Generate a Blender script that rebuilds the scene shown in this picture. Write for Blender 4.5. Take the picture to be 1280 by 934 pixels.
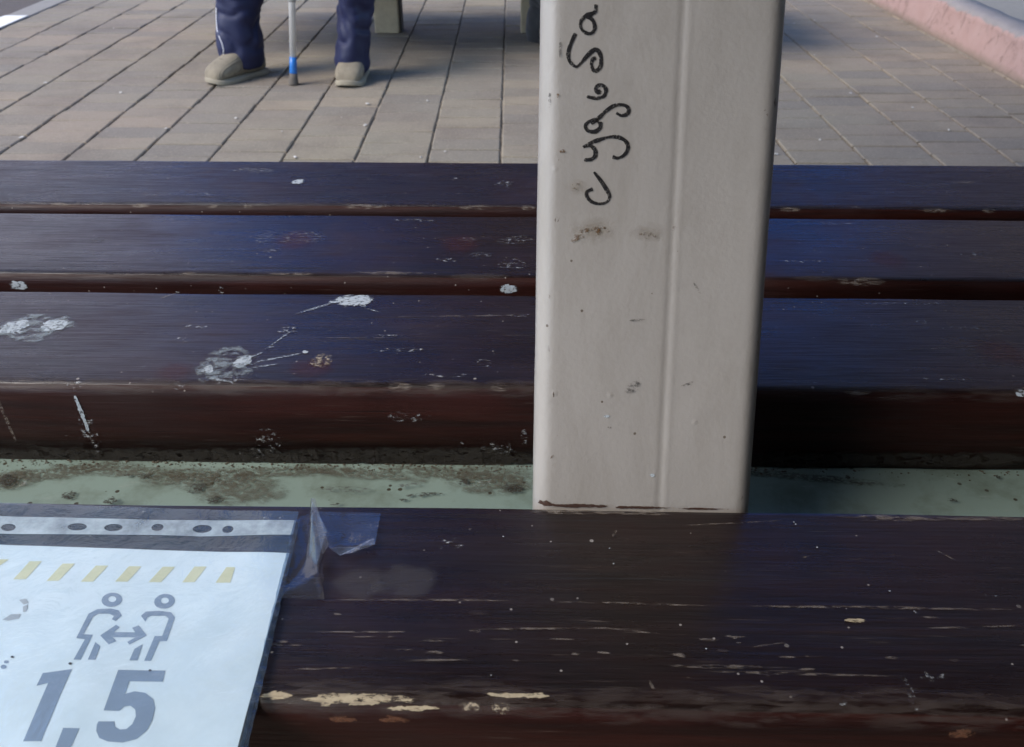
import bpy, bmesh, math, random
from mathutils import Vector, Matrix, noise
R = math.radians
rnd = random.Random(7)
for o in list(bpy.data.objects): bpy.data.objects.remove(o)
sc = bpy.context.scene
C = sc.collection

# ------------------------------------------------------------------ camera
F_PX, PITCH, CAM_H = 1120.0, R(32.26), 0.817
cam = bpy.data.cameras.new('camera'); camo = bpy.data.objects.new('camera', cam); C.objects.link(camo)
cam.sensor_width = 36.0; cam.lens = F_PX / 1280 * 36.0
cam.clip_start = 0.01; cam.clip_end = 2000
camo.location = (0, 0, CAM_H); camo.rotation_euler = (R(90) - PITCH, 0, 0)
cam.dof.use_dof = True; cam.dof.focus_distance = 0.62; cam.dof.aperture_fstop = 20
sc.camera = camo

# ------------------------------------------------------------------ sky, sun, exposure
SUN_EL, SUN_AZ = R(42), R(-116)      # azimuth from +Y, negative to the left
w = bpy.data.worlds.new('World'); sc.world = w; w.use_nodes = True
nt = w.node_tree; nt.nodes.clear()
sky = nt.nodes.new('ShaderNodeTexSky'); sky.sky_type = 'NISHITA'; sky.sun_disc = False
sky.sun_elevation = SUN_EL; sky.sun_rotation = SUN_AZ
sky.air_density = 1.0; sky.dust_density = 0.6; sky.ozone_density = 4.0
bg = nt.nodes.new('ShaderNodeBackground'); bg.inputs['Strength'].default_value = 0.13
wo = nt.nodes.new('ShaderNodeOutputWorld')
nt.links.new(sky.outputs[0], bg.inputs[0]); nt.links.new(bg.outputs[0], wo.inputs[0])
sl = bpy.data.lights.new('sun', 'SUN'); sl.energy = 1.35; sl.angle = R(30); sl.color = (1.0, 0.91, 0.80)
so = bpy.data.objects.new('sun', sl); C.objects.link(so)
sdir = Vector((math.sin(SUN_AZ) * math.cos(SUN_EL), math.cos(SUN_AZ) * math.cos(SUN_EL), math.sin(SUN_EL)))
so.rotation_euler = (-sdir).to_track_quat('-Z', 'Y').to_euler(); so.location = sdir * 30
sc.view_settings.view_transform = 'Standard'; sc.view_settings.look = 'None'
sc.view_settings.gamma = 1; sc.view_settings.exposure = 1.55; sc.view_settings.use_curve_mapping = False

# ------------------------------------------------------------------ surveying helpers (photo measurements -> metres)
CAM = Vector((0, 0, CAM_H))
FWD = Vector((0, math.cos(PITCH), -math.sin(PITCH))); UPV = Vector((0, math.sin(PITCH), math.cos(PITCH)))
def ray(px, py): return FWD + Vector((1, 0, 0)) * ((px - 640) / F_PX) + UPV * ((467 - py) / F_PX)
def onz(px, py, z):
    d = ray(px, py); return CAM + d * ((z - CAM_H) / d.z)
def ony(px, py, y):
    d = ray(px, py); return CAM + d * (y / d.y)
BYAW = R(-1.07)
RB = Matrix.Rotation(BYAW, 3, 'Z'); RBI = RB.transposed()
ZT = 0.46                                          # bench top
def bl(px, py, z=ZT): return RBI @ onz(px, py, z)  # in the bench's own axes
def row_v(py): return bl(640, py).y

# ------------------------------------------------------------------ object helpers
def link(name, me, mat=None, parent=None, smooth=False):
    o = bpy.data.objects.new(name, me); C.objects.link(o)
    if mat is not None and me is not None: me.materials.append(mat)
    if parent is not None: o.parent = parent
    if smooth:
        for p in me.polygons: p.use_smooth = True
    return o
def mesh(name, v, f):
    me = bpy.data.meshes.new(name); me.from_pydata([tuple(x) for x in v], [], f); me.update(); return me
def bmobj(name, bm, mat, parent=None, smooth=False):
    me = bpy.data.meshes.new(name); bm.to_mesh(me); bm.free(); return link(name, me, mat, parent, smooth)
def empty(name, loc=(0, 0, 0), rotz=0.0):
    o = bpy.data.objects.new(name, None); C.objects.link(o); o.location = loc; o.rotation_euler = (0, 0, rotz)
    o.empty_display_size = 0.1; return o
def tag(o, label=None, cat=None, group=None, kind=None):
    if label: o['label'] = label
    if cat: o['category'] = cat
    if group: o['group'] = group
    if kind: o['kind'] = kind
    return o
def bm_box(bm, c, s, bev=0.0, seg=2, rot=None):
    r = bmesh.ops.create_cube(bm, size=1.0)
    m = Matrix.Translation(c) @ (rot.to_4x4() if rot else Matrix()) @ Matrix.Diagonal((s[0], s[1], s[2], 1))
    bmesh.ops.transform(bm, matrix=m, verts=r['verts'])
    if bev > 0:
        es = list({e for v in r['verts'] for e in v.link_edges})
        bmesh.ops.bevel(bm, geom=es, offset=bev, segments=seg, profile=0.5, affect='EDGES')
def bm_tube(bm, pts, rad, n=12, cap=True):
    pts = [Vector(p) for p in pts]; rs = rad if isinstance(rad, (list, tuple)) else [rad] * len(pts)
    rings = []; up = None
    for i, p in enumerate(pts):
        d = (pts[min(i + 1, len(pts) - 1)] - pts[max(i - 1, 0)]).normalized()
        if up is None: up = d.orthogonal().normalized()
        up = (up - d * up.dot(d)).normalized(); s = d.cross(up)
        rings.append([bm.verts.new(p + (up * math.cos(a) + s * math.sin(a)) * rs[i]) for a in [2 * math.pi * k / n for k in range(n)]])
    for a, b in zip(rings, rings[1:]):
        for k in range(n): bm.faces.new((a[k], a[(k + 1) % n], b[(k + 1) % n], b[k]))
    if cap: bm.faces.new(rings[0][::-1]); bm.faces.new(rings[-1])

# ------------------------------------------------------------------ material helpers
class M:
    def __init__(s, name):
        s.m = bpy.data.materials.new(name); s.m.use_nodes = True; s.t = s.m.node_tree
        s.t.nodes.clear(); s.out = s.n('OutputMaterial'); s.b = s.n('BsdfPrincipled'); s.l(s.b.outputs[0], s.out.inputs[0])
    def n(s, k, **kw):
        nd = s.t.nodes.new('ShaderNode' + k)
        for a, b in kw.items(): setattr(nd, a, b)
        return nd
    def l(s, a, b): s.t.links.new(a, b)
    def put(s, sock, v):
        if hasattr(v, 'is_output'): s.l(v, sock)
        else: sock.default_value = (*v, 1) if isinstance(v, tuple) and len(v) == 3 and sock.type == 'RGBA' else v
    def set(s, **kw):
        for k, v in kw.items(): s.put(s.b.inputs[k.replace('_', ' ')], v)
        return s
    def obj(s): return s.n('TexCoord').outputs['Object']
    def uv(s): return s.n('TexCoord').outputs['UV']
    def pos(s): return s.n('NewGeometry').outputs['Position']
    def map(s, v, scale=(1, 1, 1), loc=(0, 0, 0), rot=(0, 0, 0)):
        m = s.n('Mapping'); s.l(v, m.inputs[0]); m.inputs['Scale'].default_value = scale
        s.put(m.inputs['Location'], loc); m.inputs['Rotation'].default_value = rot; return m.outputs[0]
    def rndvec(s, k=37.0):
        v = s.n('VectorMath', operation='SCALE'); o = s.n('ObjectInfo'); c = s.n('CombineXYZ')
        for i in range(3): s.l(o.outputs['Random'], c.inputs[i])
        s.l(c.outputs[0], v.inputs[0]); v.inputs['Scale'].default_value = k; return v.outputs[0]
    def vadd(s, a, b):
        v = s.n('VectorMath', operation='ADD'); s.put(v.inputs[0], a); s.put(v.inputs[1], b); return v.outputs[0]
    def noise(s, v, scale=5, detail=4, rough=0.6, dist=0.0, col=False):
        n = s.n('TexNoise'); s.l(v, n.inputs['Vector']); n.inputs['Scale'].default_value = scale
        n.inputs['Detail'].default_value = detail; n.inputs['Roughness'].default_value = rough; n.inputs['Distortion'].default_value = dist
        return n.outputs[1 if col else 0]
    def vor(s, v, scale, feat='F1', out=0, rnd=1.0):
        n = s.n('TexVoronoi', feature=feat); s.l(v, n.inputs['Vector']); n.inputs['Scale'].default_value = scale
        n.inputs['Randomness'].default_value = rnd; return n.outputs[out]
    def ramp(s, v, a, b, lo=0.0, hi=1.0):
        n = s.n('MapRange'); s.l(v, n.inputs[0]); n.inputs[1].default_value = a; n.inputs[2].default_value = b
        n.inputs[3].default_value = lo; n.inputs[4].default_value = hi; return n.outputs[0]
    def math(s, op, a, b=0.0, c=None):
        n = s.n('Math', operation=op); s.put(n.inputs[0], a); s.put(n.inputs[1], b)
        if c is not None: s.put(n.inputs[2], c)
        return n.outputs[0]
    def mix(s, f, a, b):
        n = s.n('Mix', data_type='RGBA'); s.put(n.inputs[0], f); s.put(n.inputs[6], a); s.put(n.inputs[7], b); return n.outputs[2]
    def sep(s, v):
        n = s.n('SeparateXYZ'); s.l(v, n.inputs[0]); return n.outputs
    def bump(s, h, strength=0.3, dist=0.001, normal=None):
        n = s.n('Bump'); n.inputs['Strength'].default_value = strength; n.inputs['Distance'].default_value = dist
        s.l(h, n.inputs['Height'])
        if normal is not None: s.l(normal, n.inputs['Normal'])
        s.l(n.outputs[0], s.b.inputs['Normal']); return n.outputs[0]
    def alpha(s, a): s.put(s.b.inputs['Alpha'], a); return s

def mat_wood(name, wear=0.5, grain=0.25, brown=(0.0065, 0.0030, 0.0024), brown2=(0.014, 0.0056, 0.0044), rough=(0.20, 0.38), spec=0.7):
    m = M(name); p = m.vadd(m.obj(), m.rndvec(11.0))
    fine = m.noise(m.map(p, (6, 160, 160)), 3.0, 6, 0.7)
    fine2 = m.noise(m.map(p, (2.0, 45, 45)), 3.0, 4, 0.6, 0.4)
    blot = m.noise(p, 9, 4, 0.6)
    col = m.mix(m.ramp(fine2, 0.35, 0.7), brown, brown2)
    col = m.mix(m.ramp(blot, 0.45, 0.72, 0, 0.7), col, (0.024, 0.0085, 0.0065))
    # scratches along the board, gathered in worn patches
    sc1 = m.noise(m.map(p, (9, 320, 320)), 2.2, 3, 0.6)
    patch = m.ramp(m.noise(m.map(p, (3, 9, 9)), 2.0, 3, 0.6), 0.45, 0.72)
    s1 = m.math('MULTIPLY', m.ramp(sc1, 0.655, 0.72), patch)
    # thin cross scratches
    wv = m.noise(m.map(p, (40, 900, 40), rot=(0, 0, 0.5)), 1.0, 2, 0.5)
    s2 = m.math('MULTIPLY', m.ramp(wv, 0.72, 0.78), m.ramp(m.noise(p, 14, 2), 0.55, 0.7))
    # pale specks
    d = m.vor(p, 85); vc = m.vor(p, 85, out=1); sel = m.ramp(m.sep(vc)[0], 0.975, 0.985)
    spk = m.math('MULTIPLY', m.math('LESS_THAN', d, 0.10), sel)
    d3 = m.vor(p, 230); sel3 = m.ramp(m.sep(m.vor(p, 230, out=1))[1], 0.965, 0.975)
    spk = m.math('MAXIMUM', spk, m.math('MULTIPLY', m.math('LESS_THAN', d3, 0.16), sel3))
    crack = m.math('MULTIPLY', m.ramp(m.noise(m.map(p, (1.6, 210, 210)), 2.0, 3, 0.6), 0.345, 0.30), m.ramp(m.noise(m.map(p, (2.5, 14, 14)), 2.0, 3), 0.38, 0.55))
    scr = m.math('MULTIPLY', m.math('MAXIMUM', s1, s2), wear)
    col = m.mix(m.ramp(fine, 0.56, 0.78, 0, 0.5 * min(1, grain * 1.6)), col, (0.085, 0.056, 0.048))
    col = m.mix(scr, col, (0.22, 0.175, 0.14))
    # greyish rubbed film
    rub = m.math('MULTIPLY', m.ramp(m.noise(m.map(p, (1.2, 6, 6)), 4, 5, 0.65), 0.5, 0.8), 0.40 * wear)
    col = m.mix(rub, col, (0.065, 0.048, 0.044))
    col = m.mix(m.math('MULTIPLY', spk, 0.55), col, (0.42, 0.38, 0.34))
    r = m.ramp(m.noise(m.map(p, (2.2, 9, 9)), 4, 6, 0.72), 0.3, 0.72, rough[0], rough[1])
    r = m.math('ADD', r, m.ramp(fine, 0.5, 0.8, 0, 0.22))
    r = m.math('ADD', r, m.ramp(blot, 0.5, 0.72, 0.0, 0.12))
    r = m.math('ADD', r, m.math('MULTIPLY', m.math('MAXIMUM', scr, spk), 0.35))
    col = m.mix(m.math('MULTIPLY', crack, min(1.0, 0.35 + grain)), col, (0.002, 0.0012, 0.001)); r = m.math('ADD', r, m.math('MULTIPLY', crack, 0.4))
    m.set(Base_Color=col, Roughness=r, Specular_IOR_Level=m.ramp(fine, 0.32, 0.66, spec * (1.0 + 0.25 * min(1, grain * 2)), spec * (1.0 - 0.72 * min(1, grain * 2))))
    h = m.math('ADD', m.math('MULTIPLY', fine, 1.0), m.math('MULTIPLY', fine2, 0.9))
    h = m.math('SUBTRACT', h, m.math('MULTIPLY', scr, 0.6)); h = m.math('SUBTRACT', h, m.math('MULTIPLY', crack, 1.2)); h = m.math('ADD', h, m.math('MULTIPLY', m.noise(m.map(p, (5, 30, 30)), 3, 3, 0.5), 0.8))
    m.bump(h, grain, 0.0012)
    return m.m

W_TOP = mat_wood('varnished wood worn', 0.55, 0.25)
W_GRAIN = mat_wood('varnished wood open grain', 0.5, 0.9)
W_MID = mat_wood('varnished wood', 0.6, 0.35)
W_FACE = mat_wood('red brown varnished side', 0.35, 0.3, (0.013, 0.0026, 0.0017), (0.034, 0.0066, 0.0038), (0.42, 0.6), 0.3)

def mat_patch(name, col, col2, rough=0.7, fill=0.55, soft=0.12, streak=(1, 1, 1), nscale=90, maxa=1.0, holes=0.35, hscale=220.0, bumpd=0.0006, amp=1.5):
    """irregular mark: ragged outline and gaps follow the surface in metres, not the patch"""
    m = M(name); uv = m.uv(); p = m.map(m.obj(), streak)
    ln = m.n('VectorMath', operation='LENGTH'); m.l(uv, ln.inputs[0])
    e = m.math('ADD', ln.outputs['Value'], m.math('MULTIPLY', m.math('SUBTRACT', m.noise(p, nscale, 5, 0.68, 0.5), 0.5), amp))
    a = m.ramp(e, fill + soft, fill)
    a = m.math('MULTIPLY', a, m.ramp(ln.outputs['Value'], 1.0, 0.86))
    h = m.noise(p, hscale, 5, 0.7)
    a = m.math('MULTIPLY', a, m.ramp(h, holes, holes + 0.12))
    a = m.math('MULTIPLY', a, maxa)
    c = m.mix(m.noise(m.obj(), 300, 3), col, col2)
    m.set(Base_Color=c, Roughness=rough); m.alpha(a)
    if bumpd: m.bump(h, 0.5, bumpd)
    return m.m
G = (0.22, 1, 1)
P_WHITE = mat_patch('dried white splash', (0.36, 0.41, 0.44), (0.58, 0.62, 0.64), 0.75, 0.62, 0.10, (0.8, 1, 1), 130, 0.9, 0.36, 330)
P_STREAK = mat_patch('dried white run', (0.30, 0.34, 0.36), (0.50, 0.54, 0.56), 0.75, 0.55, 0.3, (0.6, 1, 1), 420, 0.75, 0.43, 700, 0.0006, 1.9)
P_RING = mat_patch('dried pale print', (0.20, 0.25, 0.27), (0.40, 0.44, 0.45), 0.7, 0.72, 0.16, (0.7, 1, 1), 75, 0.5, 0.45, 130)
P_FILM = mat_patch('greyish dried film', (0.09, 0.085, 0.09), (0.13, 0.12, 0.125), 0.6, 0.55, 0.35, (1, 1, 1), 70, 0.26, 0.30, 260, 0, 1.0)
P_SPLAT = mat_patch('white specks', (0.36, 0.38, 0.39), (0.55, 0.55, 0.54), 0.75, 0.70, 0.2, (0.6, 1, 1), 200, 0.8, 0.55, 330)
P_CHIP = mat_patch('bare pale wood', (0.34, 0.27, 0.17), (0.50, 0.42, 0.28), 0.8, 0.55, 0.06, (0.3, 1, 1), 330, 1.0, 0.34, 420, 0.0012, 1.9)
P_CHIPSPLAT = mat_patch('flaked pale wood', (0.32, 0.25, 0.17), (0.46, 0.39, 0.28), 0.8, 0.62, 0.2, (0.6, 1, 1), 300, 0.9, 0.47, 480, 0.001, 1.6)
P_REDCHIP = mat_patch('bare reddish wood', (0.10, 0.036, 0.018), (0.20, 0.085, 0.04), 0.75, 0.45, 0.10, (0.5, 1, 1), 300, 0.75, 0.34, 420, 0.001, 2.0)
P_REDSTAIN = mat_patch('reddish worn stain', (0.085, 0.016, 0.013), (0.11, 0.028, 0.022), 0.5, 0.45, 0.5, (1, 1, 1), 45, 0.22, 0.3, 200, 0, 0.9)
P_SCRATCH = mat_patch('pale scratch', (0.20, 0.165, 0.135), (0.36, 0.30, 0.24), 0.7, 0.55, 0.45, G, 260, 0.45, 0.45, 500, 0, 1.6)
P_EDGE = mat_patch('rubbed edge', (0.085, 0.062, 0.052), (0.13, 0.10, 0.085), 0.6, 0.62, 0.5, (0.15, 1, 1), 160, 0.24, 0.42, 300, 0, 1.2)
P_DIRT = mat_patch('caked dirt', (0.018, 0.015, 0.011), (0.045, 0.036, 0.025), 0.95, 0.60, 0.25, (0.7, 1, 1), 260, 0.9, 0.42, 500, 0.001, 2.4)
P_GRIME = mat_patch('thin grime', (0.075, 0.066, 0.045), (0.11, 0.10, 0.07), 0.9, 0.48, 0.5, (0.7, 1, 1), 110, 0.6, 0.40, 420, 0, 1.7)
P_GRIMED = mat_patch('grime on wood', (0.012, 0.010, 0.008), (0.035, 0.029, 0.02), 0.95, 0.55, 0.4, (0.5, 1, 1), 90, 0.85, 0.36, 260, 0, 1.2)
P_RUST = mat_patch('rust mark', (0.10, 0.045, 0.02), (0.20, 0.12, 0.05), 0.85, 0.40, 0.3, (1, 1, 1), 190, 0.9, 0.50, 330, 0, 1.6)
P_RUSTLINE = mat_patch('rusted foot of the post', (0.030, 0.014, 0.009), (0.075, 0.032, 0.018), 0.9, 0.62, 0.12, (0.5, 1, 1), 260, 0.95, 0.3, 420, 0, 1.6)
P_RUSTHALO = mat_patch('rust halo', (0.20, 0.15, 0.085), (0.25, 0.20, 0.12), 0.7, 0.10, 0.8, (1, 1, 1), 110, 0.24, 0.25, 160, 0, 1.6)
P_DARKMARK = mat_patch('dark scuff', (0.05, 0.047, 0.043), (0.09, 0.085, 0.08), 0.7, 0.60, 0.4, (0.6, 1, 1), 190, 0.65, 0.47, 400, 0, 1.6)

# ------------------------------------------------------------------ ground, pavement, road edge, kerb
m = M('asphalt'); p = m.pos()
m.set(Base_Color=m.mix(m.noise(p, 60, 6), (0.060, 0.050, 0.044), (0.12, 0.10, 0.088)), Roughness=0.9); m.bump(m.noise(p, 180, 4), 0.5, 0.004)
ASPHALT = m.m
gx = onz(0, 22, 0).x
g = mesh('ground', [(-300, -300, -0.06), (300, -300, -0.06), (300, 300, -0.06), (-300, 300, -0.06)], [(0, 1, 2, 3)])
tag(link('ground', g, ASPHALT), kind='structure')

CW, CL, JW, JL = 0.20, 0.104, 0.0055, 0.0062       # column width, block length, joints
X0 = onz(625.6, 200, 0).x
m = M('paver concrete'); p = m.pos(); sx = m.sep(p)
at_ = m.n('Attribute', attribute_name='tone'); wn = m.n('TexWhiteNoise'); wn.noise_dimensions = '1D'; m.l(at_.outputs['Fac'], wn.inputs['W']); wv = m.sep(wn.outputs['Color'])
big = m.noise(p, 0.9, 3, 0.5)
tone = m.math('ADD', m.math('MULTIPLY', wv[0], 0.30), m.math('MULTIPLY', m.ramp(big, 0.36, 0.64), 0.75))
col = m.mix(tone, (0.250, 0.222, 0.158), (0.300, 0.232, 0.168))
col = m.mix(m.ramp(wv[1], 0, 1, 0, 0.75), col, (0.17, 0.155, 0.135))
col = m.mix(m.ramp(m.noise(p, 3.5, 6, 0.7), 0.46, 0.70, 0, 0.65), col, (0.15, 0.12, 0.095))
col = m.mix(m.ramp(m.noise(p, 140, 4, 0.7), 0.52, 0.7, 0, 0.5), col, (0.42, 0.37, 0.29))
col = m.mix(m.ramp(m.noise(m.map(p, (1, 6, 1)), 22, 5, 0.7), 0.54, 0.72, 0, 0.55), col, (0.12, 0.105, 0.085))
m.set(Base_Color=col, Roughness=0.82, Specular_IOR_Level=0.35)
m.bump(m.math('ADD', m.noise(p, 240, 5, 0.7), m.math('MULTIPLY', m.noise(p, 40, 4), 0.7)), 0.5, 0.003)
PAVER = m.m
m = M('joint sand'); p = m.pos()
m.set(Base_Color=m.mix(m.ramp(m.noise(p, 7, 5), 0.4, 0.65), (0.15, 0.12, 0.085), (0.34, 0.29, 0.22)), Roughness=0.95); m.bump(m.noise(p, 300, 3), 0.6, 0.003)
SAND = m.m
xl = onz(0, 35, 0).x; xr = onz(1083, 0, 0).x
xl = X0 + round((xl - X0) / CW) * CW
print('edges', xl, xr, X0)
NC = int(math.ceil((xr - xl) / CW))
YA, YB = -1.2, 9.0
bed = mesh('pavement', [(xl, YA, -0.0062), (xr + 0.02, YA, -0.0062), (xr + 0.02, YB, -0.0062), (xl, YB, -0.0062)], [(0, 1, 2, 3)])
pav = tag(link('pavement', bed, SAND), kind='structure')
def paver_geom(bm, cx_, cy_, wx, wy, jit, bev=0.0035):
    z = jit.uniform(-0.0012, 0.0012); tx = jit.uniform(-0.0012, 0.0012); ty = jit.uniform(-0.001, 0.001)
    lo, hi = [], []; tl = bm.faces.layers.float.get('tone') or bm.faces.layers.float.new('tone'); tone = jit.random()
    for (a, b) in ((-1, -1), (1, -1), (1, 1), (-1, 1)):
        X = a * wx / 2 + jit.uniform(-0.0012, 0.0012); Y = b * wy / 2 + jit.uniform(-0.0005, 0.0005)
        zz = z + a * tx + b * ty
        lo.append((X, Y, -0.02)); hi.append((X, Y, zz))
    vs = [bm.verts.new((cx_ + x, cy_ + y, q)) for x, y, q in lo]
    vm = [bm.verts.new((cx_ + x, cy_ + y, q - bev * 0.8)) for x, y, q in hi]
    vt = [bm.verts.new((cx_ + x - math.copysign(bev, x), cy_ + y - math.copysign(bev * 0.5, y), q)) for x, y, q in hi]
    for k in range(4):
        j = (k + 1) % 4
        for f in (bm.faces.new((vs[k], vs[j], vm[j], vm[k])), bm.faces.new((vm[k], vm[j], vt[j], vt[k]))): f[tl] = tone
    f = bm.faces.new(vt); f[tl] = tone
def cell(c, r):
    x0 = xl + c * CW; x1 = min(x0 + CW, xr)
    off = ((c * 0.382) % 1.0) * CL
    return (x0 + x1) / 2, (r + 0.5) * CL + off, x1 - x0 - JW, CL - JL
def to_px(P):
    d = P - CAM; z = d.dot(FWD); return 640 + F_PX * d.x / z, 467 - F_PX * d.dot(UPV) / z, z
cells = [(c, r) for c in range(NC) for r in range(int(YA / CL) + 1, int(YB / CL) - 1)]
near = []
for c, r in cells:
    X, Y, wx, wy = cell(c, r)
    if Y < 1.5: continue
    px, py, z = to_px(Vector((X, Y, 0)))
    if -30 < px < 1310 and -5 < py < 208 and not (690 < px < 950): near.append((Y, c, r))
near.sort(); near = near[:300]; ind = {(c, r) for _, c, r in near}
jit = random.Random(3)
variants = {}
for _, c, r in near:
    X, Y, wx, wy = cell(c, r); key = (round(wx, 4), rnd.randrange(40))
    if key not in variants:
        bm = bmesh.new(); paver_geom(bm, 0, 0, wx, wy, jit); me = bpy.data.meshes.new('paver'); bm.to_mesh(me); bm.free(); me.materials.append(PAVER); variants[key] = me
    o = link('paver', variants[key], None, pav); o.location = (X, Y, 0)
bm = bmesh.new()
for c, r in cells:
    if (c, r) not in ind: paver_geom(bm, *cell(c, r), jit)
tag(bmobj('paver_field', bm, PAVER, pav), kind='stuff')

# left: narrow concrete edging flush with the paving, asphalt carriageway beyond
m = M('edging concrete'); p = m.pos()
m.set(Base_Color=m.mix(m.noise(p, 30, 5), (0.20, 0.185, 0.165), (0.29, 0.27, 0.24)), Roughness=0.85); m.bump(m.noise(p, 200, 4), 0.4, 0.003)
EDGING = m.m
ew = xl - 0.012 - gx
bm = bmesh.new(); bm_box(bm, ((gx + xl - 0.012) / 2, 3.9, -0.05), (ew, 10.2, 0.10), 0.006)
edge = tag(bmobj('road_edging', bm, EDGING), kind='structure')
m = M('white road paint'); p = m.pos()
m.set(Base_Color=m.mix(m.ramp(m.noise(p, 35, 5), 0.5, 0.75, 0, 0.6), (0.78, 0.76, 0.70), (0.4, 0.38, 0.35)), Roughness=0.6)
yw1 = onz(28, 20, 0).y
bm = bmesh.new(); bm_box(bm, ((gx + xl - 0.012) / 2, yw1 - 0.35, 0.0012), (ew - 0.01, 0.70, 0.0024))
bmobj('white_paint_mark', bm, m.m, edge)

# right: painted kerb with a raised surface beyond
kb = onz(1280, 115, 0)
kx0 = (kb.x + xr) / 2; kh = None
yk = kb.y
for i in range(1, 400):
    h = i * 0.001
    if to_px(Vector((kb.x + 0.25 * h, yk, h)))[1] < 60: kh = h; break
print('kerb', kb, xr, kh)
kh = min(kh or 0.15, 0.16)
kbk = onz(1280, 36, kh).x
m = M('kerb paint pink'); p = m.pos(); sx = m.sep(m.obj())
paint = m.ramp(m.math('ADD', sx[2], m.math('MULTIPLY', m.math('SUBTRACT', m.noise(p, 18, 5, 0.7), 0.5), 0.05)), kh - 0.012, kh - 0.02)
chips = m.ramp(m.noise(m.map(p, (1, 1, 0.8)), 17, 8, 0.75, 0.8), 0.52, 0.66)
conc = m.mix(m.noise(p, 25, 5), (0.21, 0.19, 0.18), (0.30, 0.27, 0.26))
pink = m.mix(m.noise(p, 12, 4), (0.34, 0.21, 0.185), (0.43, 0.30, 0.27))
pink = m.mix(m.math('MULTIPLY', chips, 0.8), pink, (0.19, 0.12, 0.10))
pink = m.mix(m.ramp(m.math('ADD', sx[2], m.math('MULTIPLY', m.noise(p, 30, 4), 0.03)), 0.045, 0.012), pink, (0.22, 0.17, 0.13))
m.set(Base_Color=m.mix(paint, conc, pink), Roughness=0.75); m.bump(m.math('ADD', m.noise(p, 120, 5, 0.7), m.math('MULTIPLY', chips, -0.7)), 0.5, 0.003)
KERB = m.m
ys = [(-2.0 + 2.5 * i, -2.0 + 2.5 * (i + 1) - 0.006) for i in range(5)]
kerb = empty('kerb'); tag(kerb, kind='structure')
prof = [(0.0, -0.05), (0.0, 0.0), (0.010, kh * 0.5), (0.018, kh - 0.035)]
for k in range(6):
    a = math.pi - (math.pi / 2) * k / 5
    prof.append((0.018 + 0.032 + 0.032 * math.cos(a), kh - 0.032 + 0.032 * math.sin(a)))
kw = max(0.12, kbk - xr)
prof += [(kw, kh + 0.002), (kw, -0.05)]
for (ya, yb) in ys:
    n = 60; vs = []; fs = []; k = len(prof)
    for i in range(n + 1):
        y = ya + (yb - ya) * i / n
        for (px_, pz_) in prof:
            nv = noise.noise(Vector((px_ * 9, y * 7, pz_ * 9))) * 0.006 if pz_ > 0 else 0
            vs.append((xr + px_ + nv, y, pz_ + nv * 0.6))
    for i in range(n):
        for j in range(k - 1):
            a = i * k + j; fs.append((a, a + 1, a + k + 1, a + k))
    fs.append(tuple(range(k - 1, -1, -1))[::-1]); fs.append(tuple(n * k + q for q in range(k))[::-1])
    link('kerb_stone', mesh('kerb_stone', vs, fs), KERB, kerb, True)
m = M('raised platform asphalt'); p = m.pos()
m.set(Base_Color=m.mix(m.noise(p, 50, 6), (0.17, 0.165, 0.15), (0.25, 0.24, 0.22)), Roughness=0.9); m.bump(m.noise(p, 160, 4), 0.5, 0.004)
pl = mesh('platform', [(xr + kw + 0.008, YA, kh - 0.004), (60, YA, kh - 0.004), (60, YB, kh - 0.004), (xr + kw + 0.008, YB, kh - 0.004)], [(0, 1, 2, 3)])
tag(link('raised_platform', pl, m.m), kind='structure')

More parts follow.
